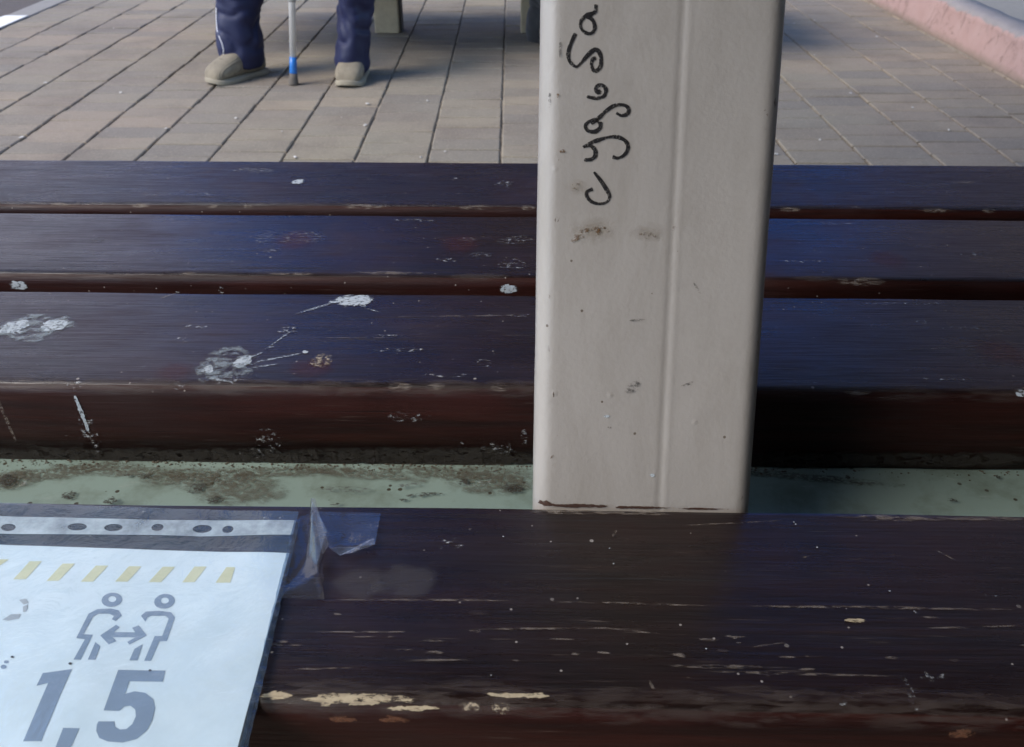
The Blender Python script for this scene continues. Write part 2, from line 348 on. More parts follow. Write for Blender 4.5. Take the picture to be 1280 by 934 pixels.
# ------------------------------------------------------------------ the bench
GREEN_Z = None
class Board:
    def __init__(s, vb, vf, zt, th, r=0.010, rb=0.002, seed=0):
        s.vb, s.vf, s.zt, s.th, s.r, s.rb, s.seed = vb, vf, zt, th, r, rb, seed
    def wob(s, u):
        q = Vector((u * 3.1, s.seed * 7.3, 0)); q2 = Vector((u * 14.0, s.seed * 3.7, 2))
        return noise.noise(q) * 0.0016 + noise.noise(q2) * 0.0007
    def P(s, u, t, off=0.0):
        """t >= 0: on the top, metres behind the start of the rounded front edge; below 0 over the edge and down the face"""
        w_ = s.wob(u); r = s.r; q = math.pi / 2 * r
        dz = noise.noise(Vector((u * 5, s.seed * 5.1, 4))) * 0.0008
        if t >= 0: return Vector((u, s.vf + r + t + w_, s.zt + dz + off))
        if t > -q:
            a = -t / r; return Vector((u, s.vf + r - math.sin(a) * (r + off) + w_, s.zt + dz - r + math.cos(a) * (r + off)))
        return Vector((u, s.vf + w_ - off, s.zt + dz - r - (-t - q)))
    def top(s, px, py):
        b = bl(px, py, s.zt); return b.x, b.y - s.vf - s.r
    def edge(s, px, t=0.0): return bl(px, 600, s.zt).x
    def face(s, px, py):
        d = RBI @ ray(px, py); o = RBI @ CAM; k = (s.vf - o.y) / d.y; q = o + d * k
        return q.x, -(s.zt - s.r - q.z) - math.pi / 2 * s.r
    def build(s, mat, parent, u0, u1, n=220):
        q = math.pi / 2 * s.r; vs, fs = [], []
        depth = s.vb - s.vf
        ts = [-(q + s.th - s.r)] + [-(q + (s.th - s.r) * 0.5)] + [-q * k / 5 for k in range(5, 0, -1)] + [0, depth * 0.25, depth * 0.5, depth * 0.75, depth - s.r - s.rb * 2]
        for i in range(n + 1):
            u = u0 + (u1 - u0) * i / n
            row = [s.P(u, t) for t in ts]
            e = row[-1]; wb = noise.noise(Vector((u * 9.0, s.seed * 1.7, 8))) * 0.0012
            row.append(Vector((u, s.vb - s.rb + wb, e.z))); row.append(Vector((u, s.vb + wb, e.z - s.rb))); row.append(Vector((u, s.vb + wb, s.zt - s.th)))
            vs += row
        k = len(ts) + 3
        for i in range(n):
            for j in range(k - 1):
                a = i * k + j; fs.append((a, a + k, a + k + 1, a + 1))
            fs.append((i * k + k - 1, (i + 1) * k + k - 1, (i + 1) * k, i * k))
        fs.append(tuple(range(k))); fs.append(tuple(n * k + j for j in range(k - 1, -1, -1)))
        o = link('plank', mesh('plank', vs, fs), mat, parent, True); o.data.materials.append(W_FACE)
        for p_ in o.data.polygons:
            if p_.center.z < s.zt - s.r * 0.22: p_.material_index = 1
        return o
    def patch(s, name, mat, parent, uc, tc, hu, ht, rot=0.0, off=0.0005, nu=None, nt=None):
        nu = nu or max(2, min(60, int(hu / 0.003))); nt = nt or max(2, min(24, int(ht / 0.002)))
        vs, fs, uv = [], [], []
        ca, sa = math.cos(rot), math.sin(rot)
        for i in range(nu + 1):
            for j in range(nt + 1):
                a = -1 + 2 * i / nu; b = -1 + 2 * j / nt
                x, y = a * hu, b * ht
                vs.append(s.P(uc + x * ca - y * sa, tc + x * sa + y * ca, off)); uv.append((a, b))
        for i in range(nu):
            for j in range(nt):
                q = i * (nt + 1) + j; fs.append((q, q + nt + 1, q + nt + 2, q + 1))
        me = mesh(name, vs, fs); ul = me.uv_layers.new(name='UVMap')
        for lp in me.loops: ul.data[lp.index].uv = uv[lp.vertex_index]
        return link(name, me, mat, parent, True)

RAD = 0.010
bench = empty('bench', (0, 0, 0), BYAW)
tag(bench, 'dark brown varnished plank bench with blue sheen, the post rising through its missing slat', 'bench')
rows = [(203.5, 254.5), (270.5, 341.5), (369, 477.5), (634.2, 867)]
B = [Board(row_v(a), row_v(b) - RAD, ZT, 0.068, RAD, 0.002, i + 1) for i, (a, b) in enumerate(rows)]
for b in B: print('plank v', round(b.vf, 3), round(b.vb, 3), round(b.vb - b.vf, 3))
mats = [W_GRAIN, W_MID, W_MID, W_TOP]
PLK = [b.build(mt, bench, -1.15, 1.25) for b, mt in zip(B, mats)]

# green steel beam under the missing slat
fz = B[2].face(640, 583); GREEN_Z = ZT - B[2].th - 0.0015
print('face t', fz, 'green z', GREEN_Z)
m = M('green enamel'); p = m.obj()
col = m.mix(m.noise(p, 6, 4), (0.185, 0.255, 0.222), (0.225, 0.285, 0.240))
col = m.mix(m.ramp(m.noise(p, 20, 6, 0.7), 0.48, 0.72, 0, 0.8), col, (0.10, 0.12, 0.085))
d = m.vor(p, 120); sel = m.ramp(m.sep(m.vor(p, 120, out=1))[0], 0.86, 0.9)
col = m.mix(m.math('MULTIPLY', m.math('LESS_THAN', d, 0.2), sel), col, (0.05, 0.045, 0.03))
col = m.mix(m.ramp(m.noise(m.map(p, (12, 60, 60)), 3, 4), 0.66, 0.72, 0, 0.5), col, (0.26, 0.30, 0.26))
m.set(Base_Color=col, Roughness=m.ramp(m.noise(p, 15, 4), 0.3, 0.7, 0.3, 0.6)); m.bump(m.noise(p, 90, 4), 0.15, 0.001)
GREEN = m.m
gv0, gv1 = B[3].vf + 0.03, B[0].vb - 0.03
bm = bmesh.new(); 
bm_box(bm, (0.05, (B[3].vb + B[2].vf) / 2, GREEN_Z - 0.03), (2.3, B[2].vf - B[3].vb + 0.10, 0.06), 0.004)
beam = bmobj('steel_beam', bm, GREEN, bench)
m = M('beige pedestal'); p = m.pos()
m.set(Base_Color=m.mix(m.ramp(m.noise(p, 9, 6, 0.7), 0.4, 0.75), (0.46, 0.37, 0.25), (0.30, 0.24, 0.17)), Roughness=0.75); m.bump(m.noise(p, 60, 5), 0.4, 0.003)
PEDESTAL = m.m
for x in (-0.95, 1.05):
    bm = bmesh.new(); bm_box(bm, (x, (gv0 + gv1) / 2, (GREEN_Z - 0.062) / 2), (0.10, 0.12, GREEN_Z - 0.064), 0.006); bmobj('leg', bm, PEDESTAL, bench)
    bm = bmesh.new(); bm_box(bm, (x, (B[2].vf + 0.07 + gv1) / 2, GREEN_Z - 0.03), (0.05, gv1 - B[2].vf - 0.08, 0.05), 0.004); bmobj('bracket', bm, GREEN, bench)
    bm = bmesh.new(); bm_box(bm, (x, (gv0 + B[3].vb - 0.06) / 2, GREEN_Z - 0.03), (0.05, B[3].vb - gv0 - 0.07, 0.05), 0.004); bmobj('bracket', bm, GREEN, bench)

K = 0.367 * 1.15 / F_PX
def top_stain(i, name, mat, px, py, wpx, hpx, rot=0.0):
    u, t = B[i].top(px, py); u2, _ = B[i].top(px + wpx, py); _, t2 = B[i].top(px, py - hpx)
    return B[i].patch(name, mat, PLK[i], u, t, max(u2 - u, 0.0008), max(t2 - t, 0.0006), rot)
def face_stain(i, name, mat, px, py, wpx, hpx, rot=0.0):
    u, t = B[i].face(px, py); u2, _ = B[i].face(px + wpx, py); _, t2 = B[i].face(px, py - hpx)
    return B[i].patch(name, mat, PLK[i], u, t, u2 - u, t2 - t, rot)
def edge_stain(i, name, mat, px, wpx, tlo, thi, rot=0.0):
    u = B[i].top(px, rows[i][1])[0]; u2 = B[i].top(px + wpx, rows[i][1])[0]
    return B[i].patch(name, mat, PLK[i], u, (tlo + thi) / 2, u2 - u, (thi - tlo) / 2, rot)
def line_stain(i, name, mat, x0, y0, x1, y1, wid):
    a = Vector(B[i].top(x0, y0)); b = Vector(B[i].top(x1, y1)); c = (a + b) / 2; d = b - a
    return B[i].patch(name, mat, PLK[i], c.x, c.y, d.length / 2, wid, math.atan2(d.y, d.x))
# plank nearest the paving
top_stain(0, 'splash', P_WHITE, 372, 228, 11, 4)
for (x, y, a, b) in ((195, 243, 22, 3), (318, 213, 30, 4), (630, 230, 14, 5), (568, 224, 5, 2.5), (255, 243, 8, 2), (1160, 222, 10, 2)): top_stain(0, 'speck', P_SPLAT, x, y, a, b)
for (x, a) in ((75, 22), (175, 14), (455, 28), (595, 24), (660, 10), (985, 15), (1165, 20), (1230, 10), (265, 8), (310, 8)): edge_stain(0, 'chip', P_SCRATCH, x, a, -0.010, -0.004)
top_stain(0, 'knot', P_SCRATCH, 1205, 229, 20, 1.5, 0.04)
# second plank
for (x, y, a, b, q) in ((332, 297, 14, 9, 0), (378, 297, 34, 9, 0.1), (340, 314, 12, 4, 0), (600, 318, 18, 5, 0.1), (640, 330, 22, 9, 0), (645, 300, 26, 6, 0.3), (585, 300, 14, 4, 0.4),
                        (245, 306, 8, 2, 0), (520, 275, 30, 2, 0), (1000, 327, 30, 2, 0), (1210, 318, 30, 2, 0), (1040, 280, 30, 1.5, 0), (560, 325, 20, 3, 0)): top_stain(1, 'speck', P_SPLAT, x, y, a, b, q)
top_stain(1, 'film', P_FILM, 121, 301, 12, 5)
top_stain(1, 'red_stain', P_REDSTAIN, 370, 300, 30, 14); top_stain(1, 'red_stain', P_REDSTAIN, 575, 305, 30, 14); top_stain(1, 'red_stain', P_REDSTAIN, 1110, 325, 26, 14)
for (x, a, lo, hi, mt) in ((637, 16, -0.022, -0.010, P_WHITE), (20, 15, -0.024, -0.012, P_WHITE), (220, 4, -0.026, -0.014, P_SPLAT), (275, 4, -0.026, -0.014, P_SPLAT),
                           (235, 11, -0.006, -0.003, P_SCRATCH), (485, 50, -0.004, 0.002, P_SCRATCH), (365, 30, -0.006, -0.002, P_SCRATCH), (1070, 36, -0.012, -0.002, P_SCRATCH),
                           (1015, 30, -0.008, 0.0, P_EDGE), (600, 40, -0.010, 0.0, P_EDGE)): edge_stain(1, 'chip', mt, x, a, lo, hi)
# third plank
top_stain(2, 'print', P_RING, 283, 455, 43, 25)
top_stain(2, 'splash', P_WHITE, 261, 461, 11, 8); top_stain(2, 'splash', P_WHITE, 304, 452, 15, 11); top_stain(2, 'splash', P_SPLAT, 290, 472, 34, 6, 0.2)
line_stain(2, 'splash', P_STREAK, 306, 455, 390, 439, 0.0017); line_stain(2, 'splash', P_STREAK, 304, 450, 334, 438, 0.0014); line_stain(2, 'splash', P_STREAK, 330, 438, 368, 411, 0.0013); line_stain(2, 'splash', P_STREAK, 312, 460, 352, 454, 0.0014); line_stain(2, 'splash', P_STREAK, 330, 436, 346, 432, 0.0009); line_stain(2, 'splash', P_STREAK, 250, 470, 296, 478, 0.0016)
top_stain(2, 'splash', P_WHITE, 382, 440, 6, 3)
top_stain(2, 'splash', P_RING, 43, 410, 52, 20); top_stain(2, 'splash', P_WHITE, 18, 410, 26, 12, 0.3); top_stain(2, 'splash', P_WHITE, 68, 407, 22, 11, 0.5)
top_stain(2, 'splash', P_WHITE, 442, 376, 34, 10); line_stain(2, 'splash', P_STREAK, 428, 375, 364, 394, 0.0019); line_stain(2, 'splash', P_STREAK, 452, 384, 480, 392, 0.0010); top_stain(2, 'splash', P_SPLAT, 360, 413, 14, 7, 0.5)
line_stain(2, 'splash', P_SCRATCH, 197, 374, 222, 366, 0.0012)
top_stain(2, 'red_stain', P_REDSTAIN, 392, 459, 34, 15); top_stain(2, 'chip', P_CHIPSPLAT, 402, 451, 17, 10); top_stain(2, 'red_stain', P_REDSTAIN, 218, 464, 30, 14); top_stain(2, 'red_stain', P_REDSTAIN, 1250, 440, 40, 20)
for (x, y, a, b) in ((225, 426, 10, 6), (245, 408, 18, 4), (175, 460, 9, 5), (603, 455, 12, 6), (500, 438, 40, 3), (640, 395, 40, 2.5), (1155, 403, 14, 4), (480, 420, 40, 1.6), (1190, 410, 50, 2),
                     (90, 476, 12, 3), (1065, 447, 6, 3), (1130, 380, 60, 2), (560, 470, 40, 3), (1000, 478, 30, 2), (1180, 474, 40, 2)): top_stain(2, 'speck', P_SPLAT, x, y, a, b)
line_stain(2, 'scratch', P_SCRATCH, 470, 397, 668, 395, 0.0009); line_stain(2, 'scratch', P_SCRATCH, 380, 422, 520, 423, 0.0006); line_stain(2, 'scratch', P_SCRATCH, 1085, 440, 1250, 432, 0.0005)
for (x, a) in ((40, 60), (160, 70), (300, 70), (430, 60), (540, 70), (640, 40), (1000, 60), (1120, 70), (1240, 60)): edge_stain(2, 'rubbed_edge', P_EDGE, x, a, -0.014, 0.003)
for (x, a, mt) in ((95, 14, P_SPLAT), (500, 16, P_SCRATCH), (545, 12, P_SCRATCH), (625, 12, P_SCRATCH), (222, 10, P_SPLAT), (1065, 18, P_SCRATCH), (1265, 10, P_WHITE)): edge_stain(2, 'chip', mt, x, a, -0.010, -0.002)
face_stain(2, 'drip', P_WHITE, 103, 518, 4, 34, 0.06); face_stain(2, 'drip', P_SPLAT, 112, 540, 12, 36); face_stain(2, 'drip', P_SCRATCH, 6, 520, 3, 40, 0.06)
for (x, y, a, b) in ((312, 567, 22, 10), (580, 556, 6, 5), (467, 575, 5, 4), (395, 569, 9, 4), (655, 545, 5, 14), (85, 545, 4, 2), (335, 550, 20, 18), (510, 520, 30, 8), (620, 560, 24, 10)): face_stain(2, 'speck', P_SPLAT, x, y, a, b)
for (x, a) in ((360, 150), (560, 110)): face_stain(2, 'red_stain', P_REDSTAIN, x, 505, a, 16)
for x in range(-20, 680, 70): face_stain(2, 'grime', P_GRIMED, x, 572, 80, 16)
for x in range(980, 1300, 80): face_stain(2, 'grime', P_GRIMED, x, 574, 80, 12)
# near plank
top_stain(3, 'film', P_FILM, 508, 728, 48, 26); top_stain(3, 'film', P_FILM, 450, 730, 50, 24)
top_stain(3, 'scratched_letters', P_SPLAT, 563, 680, 20, 9, -0.1)
top_stain(3, 'chip', P_CHIP, 1066, 775, 20, 4); top_stain(3, 'chip', P_SPLAT, 1146, 763, 6, 3); top_stain(3, 'chip', P_SPLAT, 1229, 744, 5, 7); top_stain(3, 'chip', P_SPLAT, 1053, 878, 6, 3)
top_stain(3, 'chip', P_SPLAT, 611, 845, 5, 4); top_stain(3, 'chip', P_SPLAT, 552, 854, 5, 4)
top_stain(3, 'film', P_SPLAT, 1165, 844, 26, 7); top_stain(3, 'film', P_SPLAT, 1138, 866, 6, 24)
for (x0, y0, x1, y1, ww) in ((400, 750, 670, 752, 0.0009), (660, 752, 900, 757, 0.0008), (920, 757, 1280, 760, 0.0011), (575, 788, 770, 785, 0.0009), (750, 785, 830, 793, 0.0006), (500, 827, 590, 826, 0.0007),
                             (860, 838, 1140, 845, 0.0010), (830, 832, 960, 833, 0.0014), (935, 809, 985, 802, 0.0008), (1165, 684, 1200, 702, 0.0008), (1150, 784, 1280, 780, 0.0007), (765, 672, 772, 660, 0.0010),
                             (845, 657, 980, 650, 0.0008), (1060, 650, 1240, 647, 0.0010), (1000, 698, 1015, 692, .0006), (810, 848, 820, 868, 0.0009), (330, 805, 380, 807, 0.0010), (340, 838, 450, 835, 0.0008), (380, 790, 520, 791, .0006)):
    line_stain(3, 'scratch', P_SCRATCH, x0, y0, x1, y1, ww)
rr = random.Random(21)
for k in range(44):
    x = rr.choice((rr.gauss(470, 90), rr.gauss(900, 60), rr.uniform(330, 1280))); y = rr.gauss(812, 28)
    if not 760 < y < 860: continue
    L = rr.uniform(6, 34); line_stain(3, 'scratch', P_SCRATCH if k % 3 else P_EDGE, x, y, x + L, y + rr.uniform(-1, 1.5), rr.uniform(0.0004, 0.0012))
for k in range(9):
    x = rr.uniform(480, 1280); y = rr.uniform(650, 870); top_stain(3, 'speck', P_WHITE, x, y, rr.uniform(0.8, 1.8), rr.uniform(0.7, 1.4))
for x in range(340, 1300, 85): edge_stain(3, 'rubbed_edge', P_EDGE, x + rr.uniform(-15, 15), rr.uniform(50, 80), -0.012 - rr.uniform(0, .003), rr.uniform(0.004, 0.010))
edge_stain(3, 'bare_wood', P_CHIP, 445, 95, -0.0085, 0.0005); edge_stain(3, 'bare_wood', P_CHIP, 520, 50, -0.0095, -0.006)
edge_stain(3, 'bare_wood', P_CHIP, 650, 62, -0.003, 0.001); edge_stain(3, 'bare_wood', P_CHIPSPLAT, 630, 20, -0.010, -0.004); edge_stain(3, 'bare_wood', P_CHIPSPLAT, 588, 16, -0.010, -0.004); edge_stain(3, 'bare_wood', P_CHIP, 345, 30, -0.006, 0.0)
for (x, a, lo) in ((428, 30, -0.0165), (492, 36, -0.0165), (1192, 26, -0.021)): edge_stain(3, 'bare_red_wood', P_REDCHIP, x, a, lo, -0.010)
for (x, a) in ((720, 60), (800, 40), (1120, 80), (1230, 50), (690, 30)):   # frayed far edge
    u = B[3].top(x, 640)[0]; u2 = B[3].top(x + a, 640)[0]; t = B[3].vb - B[3].vf - RAD - 0.004
    B[3].patch('frayed_edge', P_SCRATCH, PLK[3], u, t, u2 - u, 0.0025)

# dirt lying on the green beam
def flat_patch(name, mat, px, py, wpx, hpx, rot=0.0, z=None, parent=None, off=0.0006):
    z = (GREEN_Z if z is None else z) + off
    a = bl(px, py, z); b = bl(px + wpx, py, z); c = bl(px, py - hpx, z)
    hu, hv = b.x - a.x, c.y - a.y; ca, sa = math.cos(rot), math.sin(rot)
    n = 6; vs, fs, uv = [], [], []
    for i in range(n + 1):
        for j in range(n + 1):
            s_, t_ = -1 + 2 * i / n, -1 + 2 * j / n; x, y = s_ * hu, t_ * hv
            vs.append((a.x + x * ca - y * sa, a.y + x * sa + y * ca, z)); uv.append((s_, t_))
    for i in range(n):
        for j in range(n): q = i * (n + 1) + j; fs.append((q, q + n + 1, q + n + 2, q + 1))
    me = mesh(name, vs, fs); ul = me.uv_layers.new(name='UVMap')
    for lp in me.loops: ul.data[lp.index].uv = uv[lp.vertex_index]
    return link(name, me, mat, parent)
k = 0
for (mt, x, y, a, b) in ((P_GRIME, 60, 592, 120, 12), (P_GRIME, 170, 590, 130, 9), (P_GRIME, 560, 592, 120, 9), (P_GRIME, 350, 590, 120, 8), (P_GRIME, 250, 598, 90, 16), (P_GRIME, 300, 612, 70, 22), (P_GRIME, 620, 600, 70, 22), (P_GRIME, 450, 592, 110, 8), (P_GRIME, 15, 600, 40, 16), (P_GRIME, 1000, 596, 140, 6),
                         (P_DIRT, 87, 619, 11, 7), (P_DIRT, 181, 595, 10, 4), (P_DIRT, 268, 625, 13, 6), (P_DIRT, 245, 610, 12, 9), (P_DIRT, 530, 618, 26, 3), (P_DIRT, 505, 625, 8, 2), (P_DIRT, 8, 600, 14, 10), (P_DIRT, 420, 630, 8, 3),
                         (P_DIRT, 580, 602, 10, 5), (P_DIRT, 640, 610, 16, 8), (P_DIRT, 159, 594, 5, 2), (P_DIRT, 1247, 596, 5, 3), (P_DIRT, 1060, 597, 4, 3), (P_DIRT, 1190, 625, 8, 3), (P_DIRT, 138, 626, 10, 6), (P_SPLAT, 600, 604, 22, 4), (P_SPLAT, 30, 604, 10, 4), (P_SPLAT, 385, 594, 8, 3), (P_DARKMARK, 510, 606, 22, 3), (P_DARKMARK, 430, 612, 40, 5)):
    k += 1; flat_patch('dirt', mt, x, y, a, b, rr.uniform(-0.2, 0.2), parent=beam, off=0.0004 + 0.00012 * k)
m = M('crumbly dirt'); p = m.obj(); m.set(Base_Color=m.mix(m.noise(p, 90, 4), (0.035, 0.028, 0.018), (0.12, 0.10, 0.07)), Roughness=0.95)
bm = bmesh.new()
for k in range(1800):
    x = rr.uniform(-0.62, 0.75); y = B[2].vf - abs(rr.gauss(0.0, 0.0045)) - 0.0005; s_ = 0.0003 + 0.0008 * rr.random() ** 3
    if x > 0.2 and rr.random() < 0.75: continue
    r = bmesh.ops.create_icosphere(bm, subdivisions=1, radius=s_)
    for v in r['verts']: v.co = Vector((v.co.x * rr.uniform(0.8, 1.6), v.co.y, v.co.z * 0.6)) + Vector((x, y, GREEN_Z + s_ * 0.4))
tag(bmobj('dirt_crumbs', bm, m.m, beam), kind='stuff')

# ------------------------------------------------------------------ the leaning steel post
LEAN = R(19.2)
pa = onz(667, 636, ZT); pb = onz(932, 636, ZT)
PW = (pb - pa).length * 1.036
po = RB @ Vector(((RBI @ ((pa + pb) / 2)).x + PW * 0.018, B[3].vb + 0.004, ZT))
RP = RB @ Matrix.Rotation(R(0.2), 3, 'Y') @ Matrix.Rotation(-LEAN, 3, 'X')
post = empty('post'); post.matrix_world = Matrix.Translation(po) @ RP.to_4x4()
tag(post, 'pale grey painted steel post with black handwriting, rising between the bench planks', 'post')
RPI = RP.transposed()
def pl_uv(px, py):
    d = RPI @ ray(px, py); o = RPI @ (CAM - po); q = o + d * (-o.y / d.y); return q.x, q.z
print('post width', PW, pl_uv(677, 0), pl_uv(978, 0), pl_uv(667, 635), pl_uv(932, 635))
m = M('pale grey paint'); p = m.obj()
col = m.mix(m.noise(p, 7, 5, 0.6), (0.34, 0.308, 0.275), (0.40, 0.366, 0.325))
col = m.mix(m.ramp(m.noise(m.map(p, (1, 1, 2.5)), 26, 6, 0.7), 0.58, 0.8, 0, 0.35), col, (0.26, 0.24, 0.21))
d = m.vor(p, 150); sel = m.ramp(m.sep(m.vor(p, 150, out=1))[0], 0.955, 0.965)
col = m.mix(m.math('MULTIPLY', m.math('LESS_THAN', d, 0.13), sel), col, (0.13, 0.10, 0.075))
sx = m.sep(p)
edge_l = m.ramp(m.math('ABSOLUTE', m.math('ADD', sx[0], PW / 2 - 0.011)), 0.0045, 0.001)
ch = m.ramp(m.noise(m.map(p, (1, 1, 0.35)), 260, 3, 0.6), 0.66, 0.69)
col = m.mix(m.math('MULTIPLY', edge_l, ch), col, (0.07, 0.045, 0.03))
edge_r = m.ramp(m.math('ABSOLUTE', m.math('SUBTRACT', sx[0], PW / 2 - 0.004)), 0.004, 0.001)
ch2 = m.ramp(m.noise(m.map(p, (1, 1, 0.4)), 200, 3, 0.6), 0.68, 0.71)
col = m.mix(m.math('MULTIPLY', edge_r, ch2), col, (0.10, 0.075, 0.055))
bot = m.ramp(m.math('ADD', sx[2], m.math('MULTIPLY', m.noise(m.map(p, (30, 1, 1)), 6, 4), 0.02)), 0.05, 0.005)
col = m.mix(m.math('MULTIPLY', bot, 0.22), col, (0.23, 0.21, 0.18))
col = m.mix(m.ramp(m.noise(m.map(p, (1.6, 1, 0.5)), 16, 7, 0.75, 0.5), 0.46, 0.74, 0, 0.42), col, (0.235, 0.205, 0.165))
peel = m.noise(p, 330, 3, 0.55)
m.set(Base_Color=col, Roughness=m.ramp(m.noise(p, 20, 4), 0.3, 0.7, 0.36, 0.5))
lump = m.math('MULTIPLY', m.ramp(m.vor(p, 75), 0.16, 0.0), m.ramp(m.sep(m.vor(p, 75, out=1))[1], 0.965, 0.975))
m.bump(m.math('ADD', m.math('ADD', m.math('MULTIPLY', peel, 0.9), m.math('MULTIPLY', m.noise(p, 45, 3), 1.0)), m.math('MULTIPLY', lump, 1.5)), 0.2, 0.0010)
POSTM = m.m
def post_profile(wd, dp, r, groove):
    pts = []
    hw = wd / 2
    def arc(cx, cy, a0, a1, n=7): return [(cx + r * math.cos(a0 + (a1 - a0) * k / n), cy + r * math.sin(a0 + (a1 - a0) * k / n)) for k in range(n + 1)]
    pts += arc(-hw + r, r, math.pi, math.pi * 1.5)            # front left corner
    nx = 40
    for k in range(1, nx):
        x = -hw + r + (wd - 2 * r) * k / nx; pts.append((x, 0.0))
    for gx_, gd in ((-0.0042, 0), (-0.0030, 0.00022), (-0.0015, 0.00042), (0, 0.00026), (0.0016, -0.0002), (0.0034, 0.0)): pts.append((groove + gx_, gd))
    pts += arc(hw - r, r, math.pi * 1.5, math.pi * 2)
    pts.sort(key=lambda q: 0) 
    f = [q for q in pts]
    front = sorted(f, key=lambda q: q[0])
    # keep order along the front from left to right
    left = arc(-hw + r, r, math.pi, math.pi * 1.5); right = arc(hw - r, r, math.pi * 1.5, math.pi * 2)
    mid = [q for q in front if -hw + r + 1e-6 < q[0] < hw - r - 1e-6 and not (groove - 0.0041 < q[0] < groove + 0.0033 and abs(q[1]) < 1e-9)]
    back = arc(hw - r, dp - r, 0, math.pi / 2) + arc(-hw + r, dp - r, math.pi / 2, math.pi)
    return left + mid + right + back
gxl = pl_uv(851, 150)[0]
prof = post_profile(PW, 0.070, 0.0105, gxl)
H0, H1 = -0.075, 2.08
hs = [H0 + (0.55 - H0) * k / 90 for k in range(91)] + [0.55 + (H1 - 0.55) * k / 12 for k in range(1, 13)]
vs, fs = [], []; k = len(prof)
for h in hs:
    for (x, y) in prof:
        d_ = noise.noise(Vector((x * 16, h * 10, 3))) * 0.0006 + noise.noise(Vector((x * 60, h * 40, 3))) * 0.00015
        vs.append((x + (d_ * 0.8 if abs(x) > PW / 2 - 0.011 else 0), y + d_, h))
for i in range(len(hs) - 1):
    for j in range(k):
        j2 = (j + 1) % k; fs.append((i * k + j, i * k + j2, (i + 1) * k + j2, (i + 1) * k + j))
fs.append(tuple(range(k))[::-1]); fs.append(tuple((len(hs) - 1) * k + j for j in range(k)))
shaft = link('shaft', mesh('shaft', vs, fs), POSTM, post, True)
def post_patch(name, mat, px, py, wpx, hpx, rot=0.0, off=0.0009):
    x, z = pl_uv(px, py); x2, _ = pl_uv(px + wpx, py); _, z2 = pl_uv(px, py - hpx); hu, hv = x2 - x, z2 - z
    ca, sa = math.cos(rot), math.sin(rot); n = 8; vs, fs, uv = [], [], []
    for i in range(n + 1):
        for j in range(n + 1):
            a, b = -1 + 2 * i / n, -1 + 2 * j / n
            X = x + a * hu * ca - b * hv * sa; Z = z + a * hu * sa + b * hv * ca
            r = 0.0105; ex = X + PW / 2; yy = 0.0
            if ex < r: yy = r - math.sqrt(max(r * r - (r - ex) ** 2, 0))
            d_ = noise.noise(Vector((X * 16, Z * 10, 3))) * 0.0006 + noise.noise(Vector((X * 60, Z * 40, 3))) * 0.00015
            vs.append((X, yy + d_ - off * 0.5, Z)); uv.append((a, b))
    for i in range(n):
        for j in range(n): q = i * (n + 1) + j; fs.append((q, q + n + 1, q + n + 2, q + 1))
    me = mesh(name, vs, fs); ul = me.uv_layers.new(name='UVMap')
    for lp in me.loops: ul.data[lp.index].uv = uv[lp.vertex_index]
    return link(name, me, mat, shaft, True)
for (mt, x, y, a, b, q) in ((P_RUSTHALO, 740, 290, 34, 22, 0), (P_RUST, 738, 290, 34, 10, 0.15), (P_RUSTHALO, 810, 290, 30, 14, 0), (P_RUST, 808, 294, 18, 7, 0), (P_RUST, 720, 233, 9, 6, 0), (P_RUSTHALO, 722, 235, 16, 12, 0), (P_RUST, 703, 189, 9, 3, 0.15),
                           (P_RUST, 843, 286, 5, 5, 0), (P_DARKMARK, 792, 484, 14, 7, 0.6), (P_RUST, 688, 371, 4, 6, 0), (P_RUST, 690, 576, 4, 12, 0), (P_RUSTLINE, 682, 630, 13, 6, 0), (P_RUSTLINE, 725, 632, 50, 3.2, 0), (P_RUSTLINE, 800, 634, 46, 2.4, 0), (P_RUSTLINE, 880, 636, 40, 1.8, 0), (P_RUST, 745, 286, 22, 6, .2), (P_RUST, 722, 298, 14, 4, 0.4),
                           (P_WHITE, 758, 520, 6, 3, 0), (P_DARKMARK, 762, 533, 3, 4, 0), (P_WHITE, 816, 594, 5, 3, 0), (P_RUST, 957, 142, 5, 8, 0.3), (P_DARKMARK, 955, 160, 3, 3, 0), (P_DARKMARK, 796, 400, 12, 2, .1), 
                           (P_DARKMARK, 687, 125, 2, 12, 0), (P_DARKMARK, 700, 60, 2, 14, 0), (P_RUST, 697, 120, 2.5, 4, 0), (P_RUST, 702, 38, 2.5, 4, 0), (P_DARKMARK, 871, 360, 2, 10, 0.6), (P_DARKMARK, 860, 480, 12, 2, 0.4)):
    post_patch('rust_mark', mt, x, y, a, b, q, 0.0008 + rr.uniform(0, 0.0006))
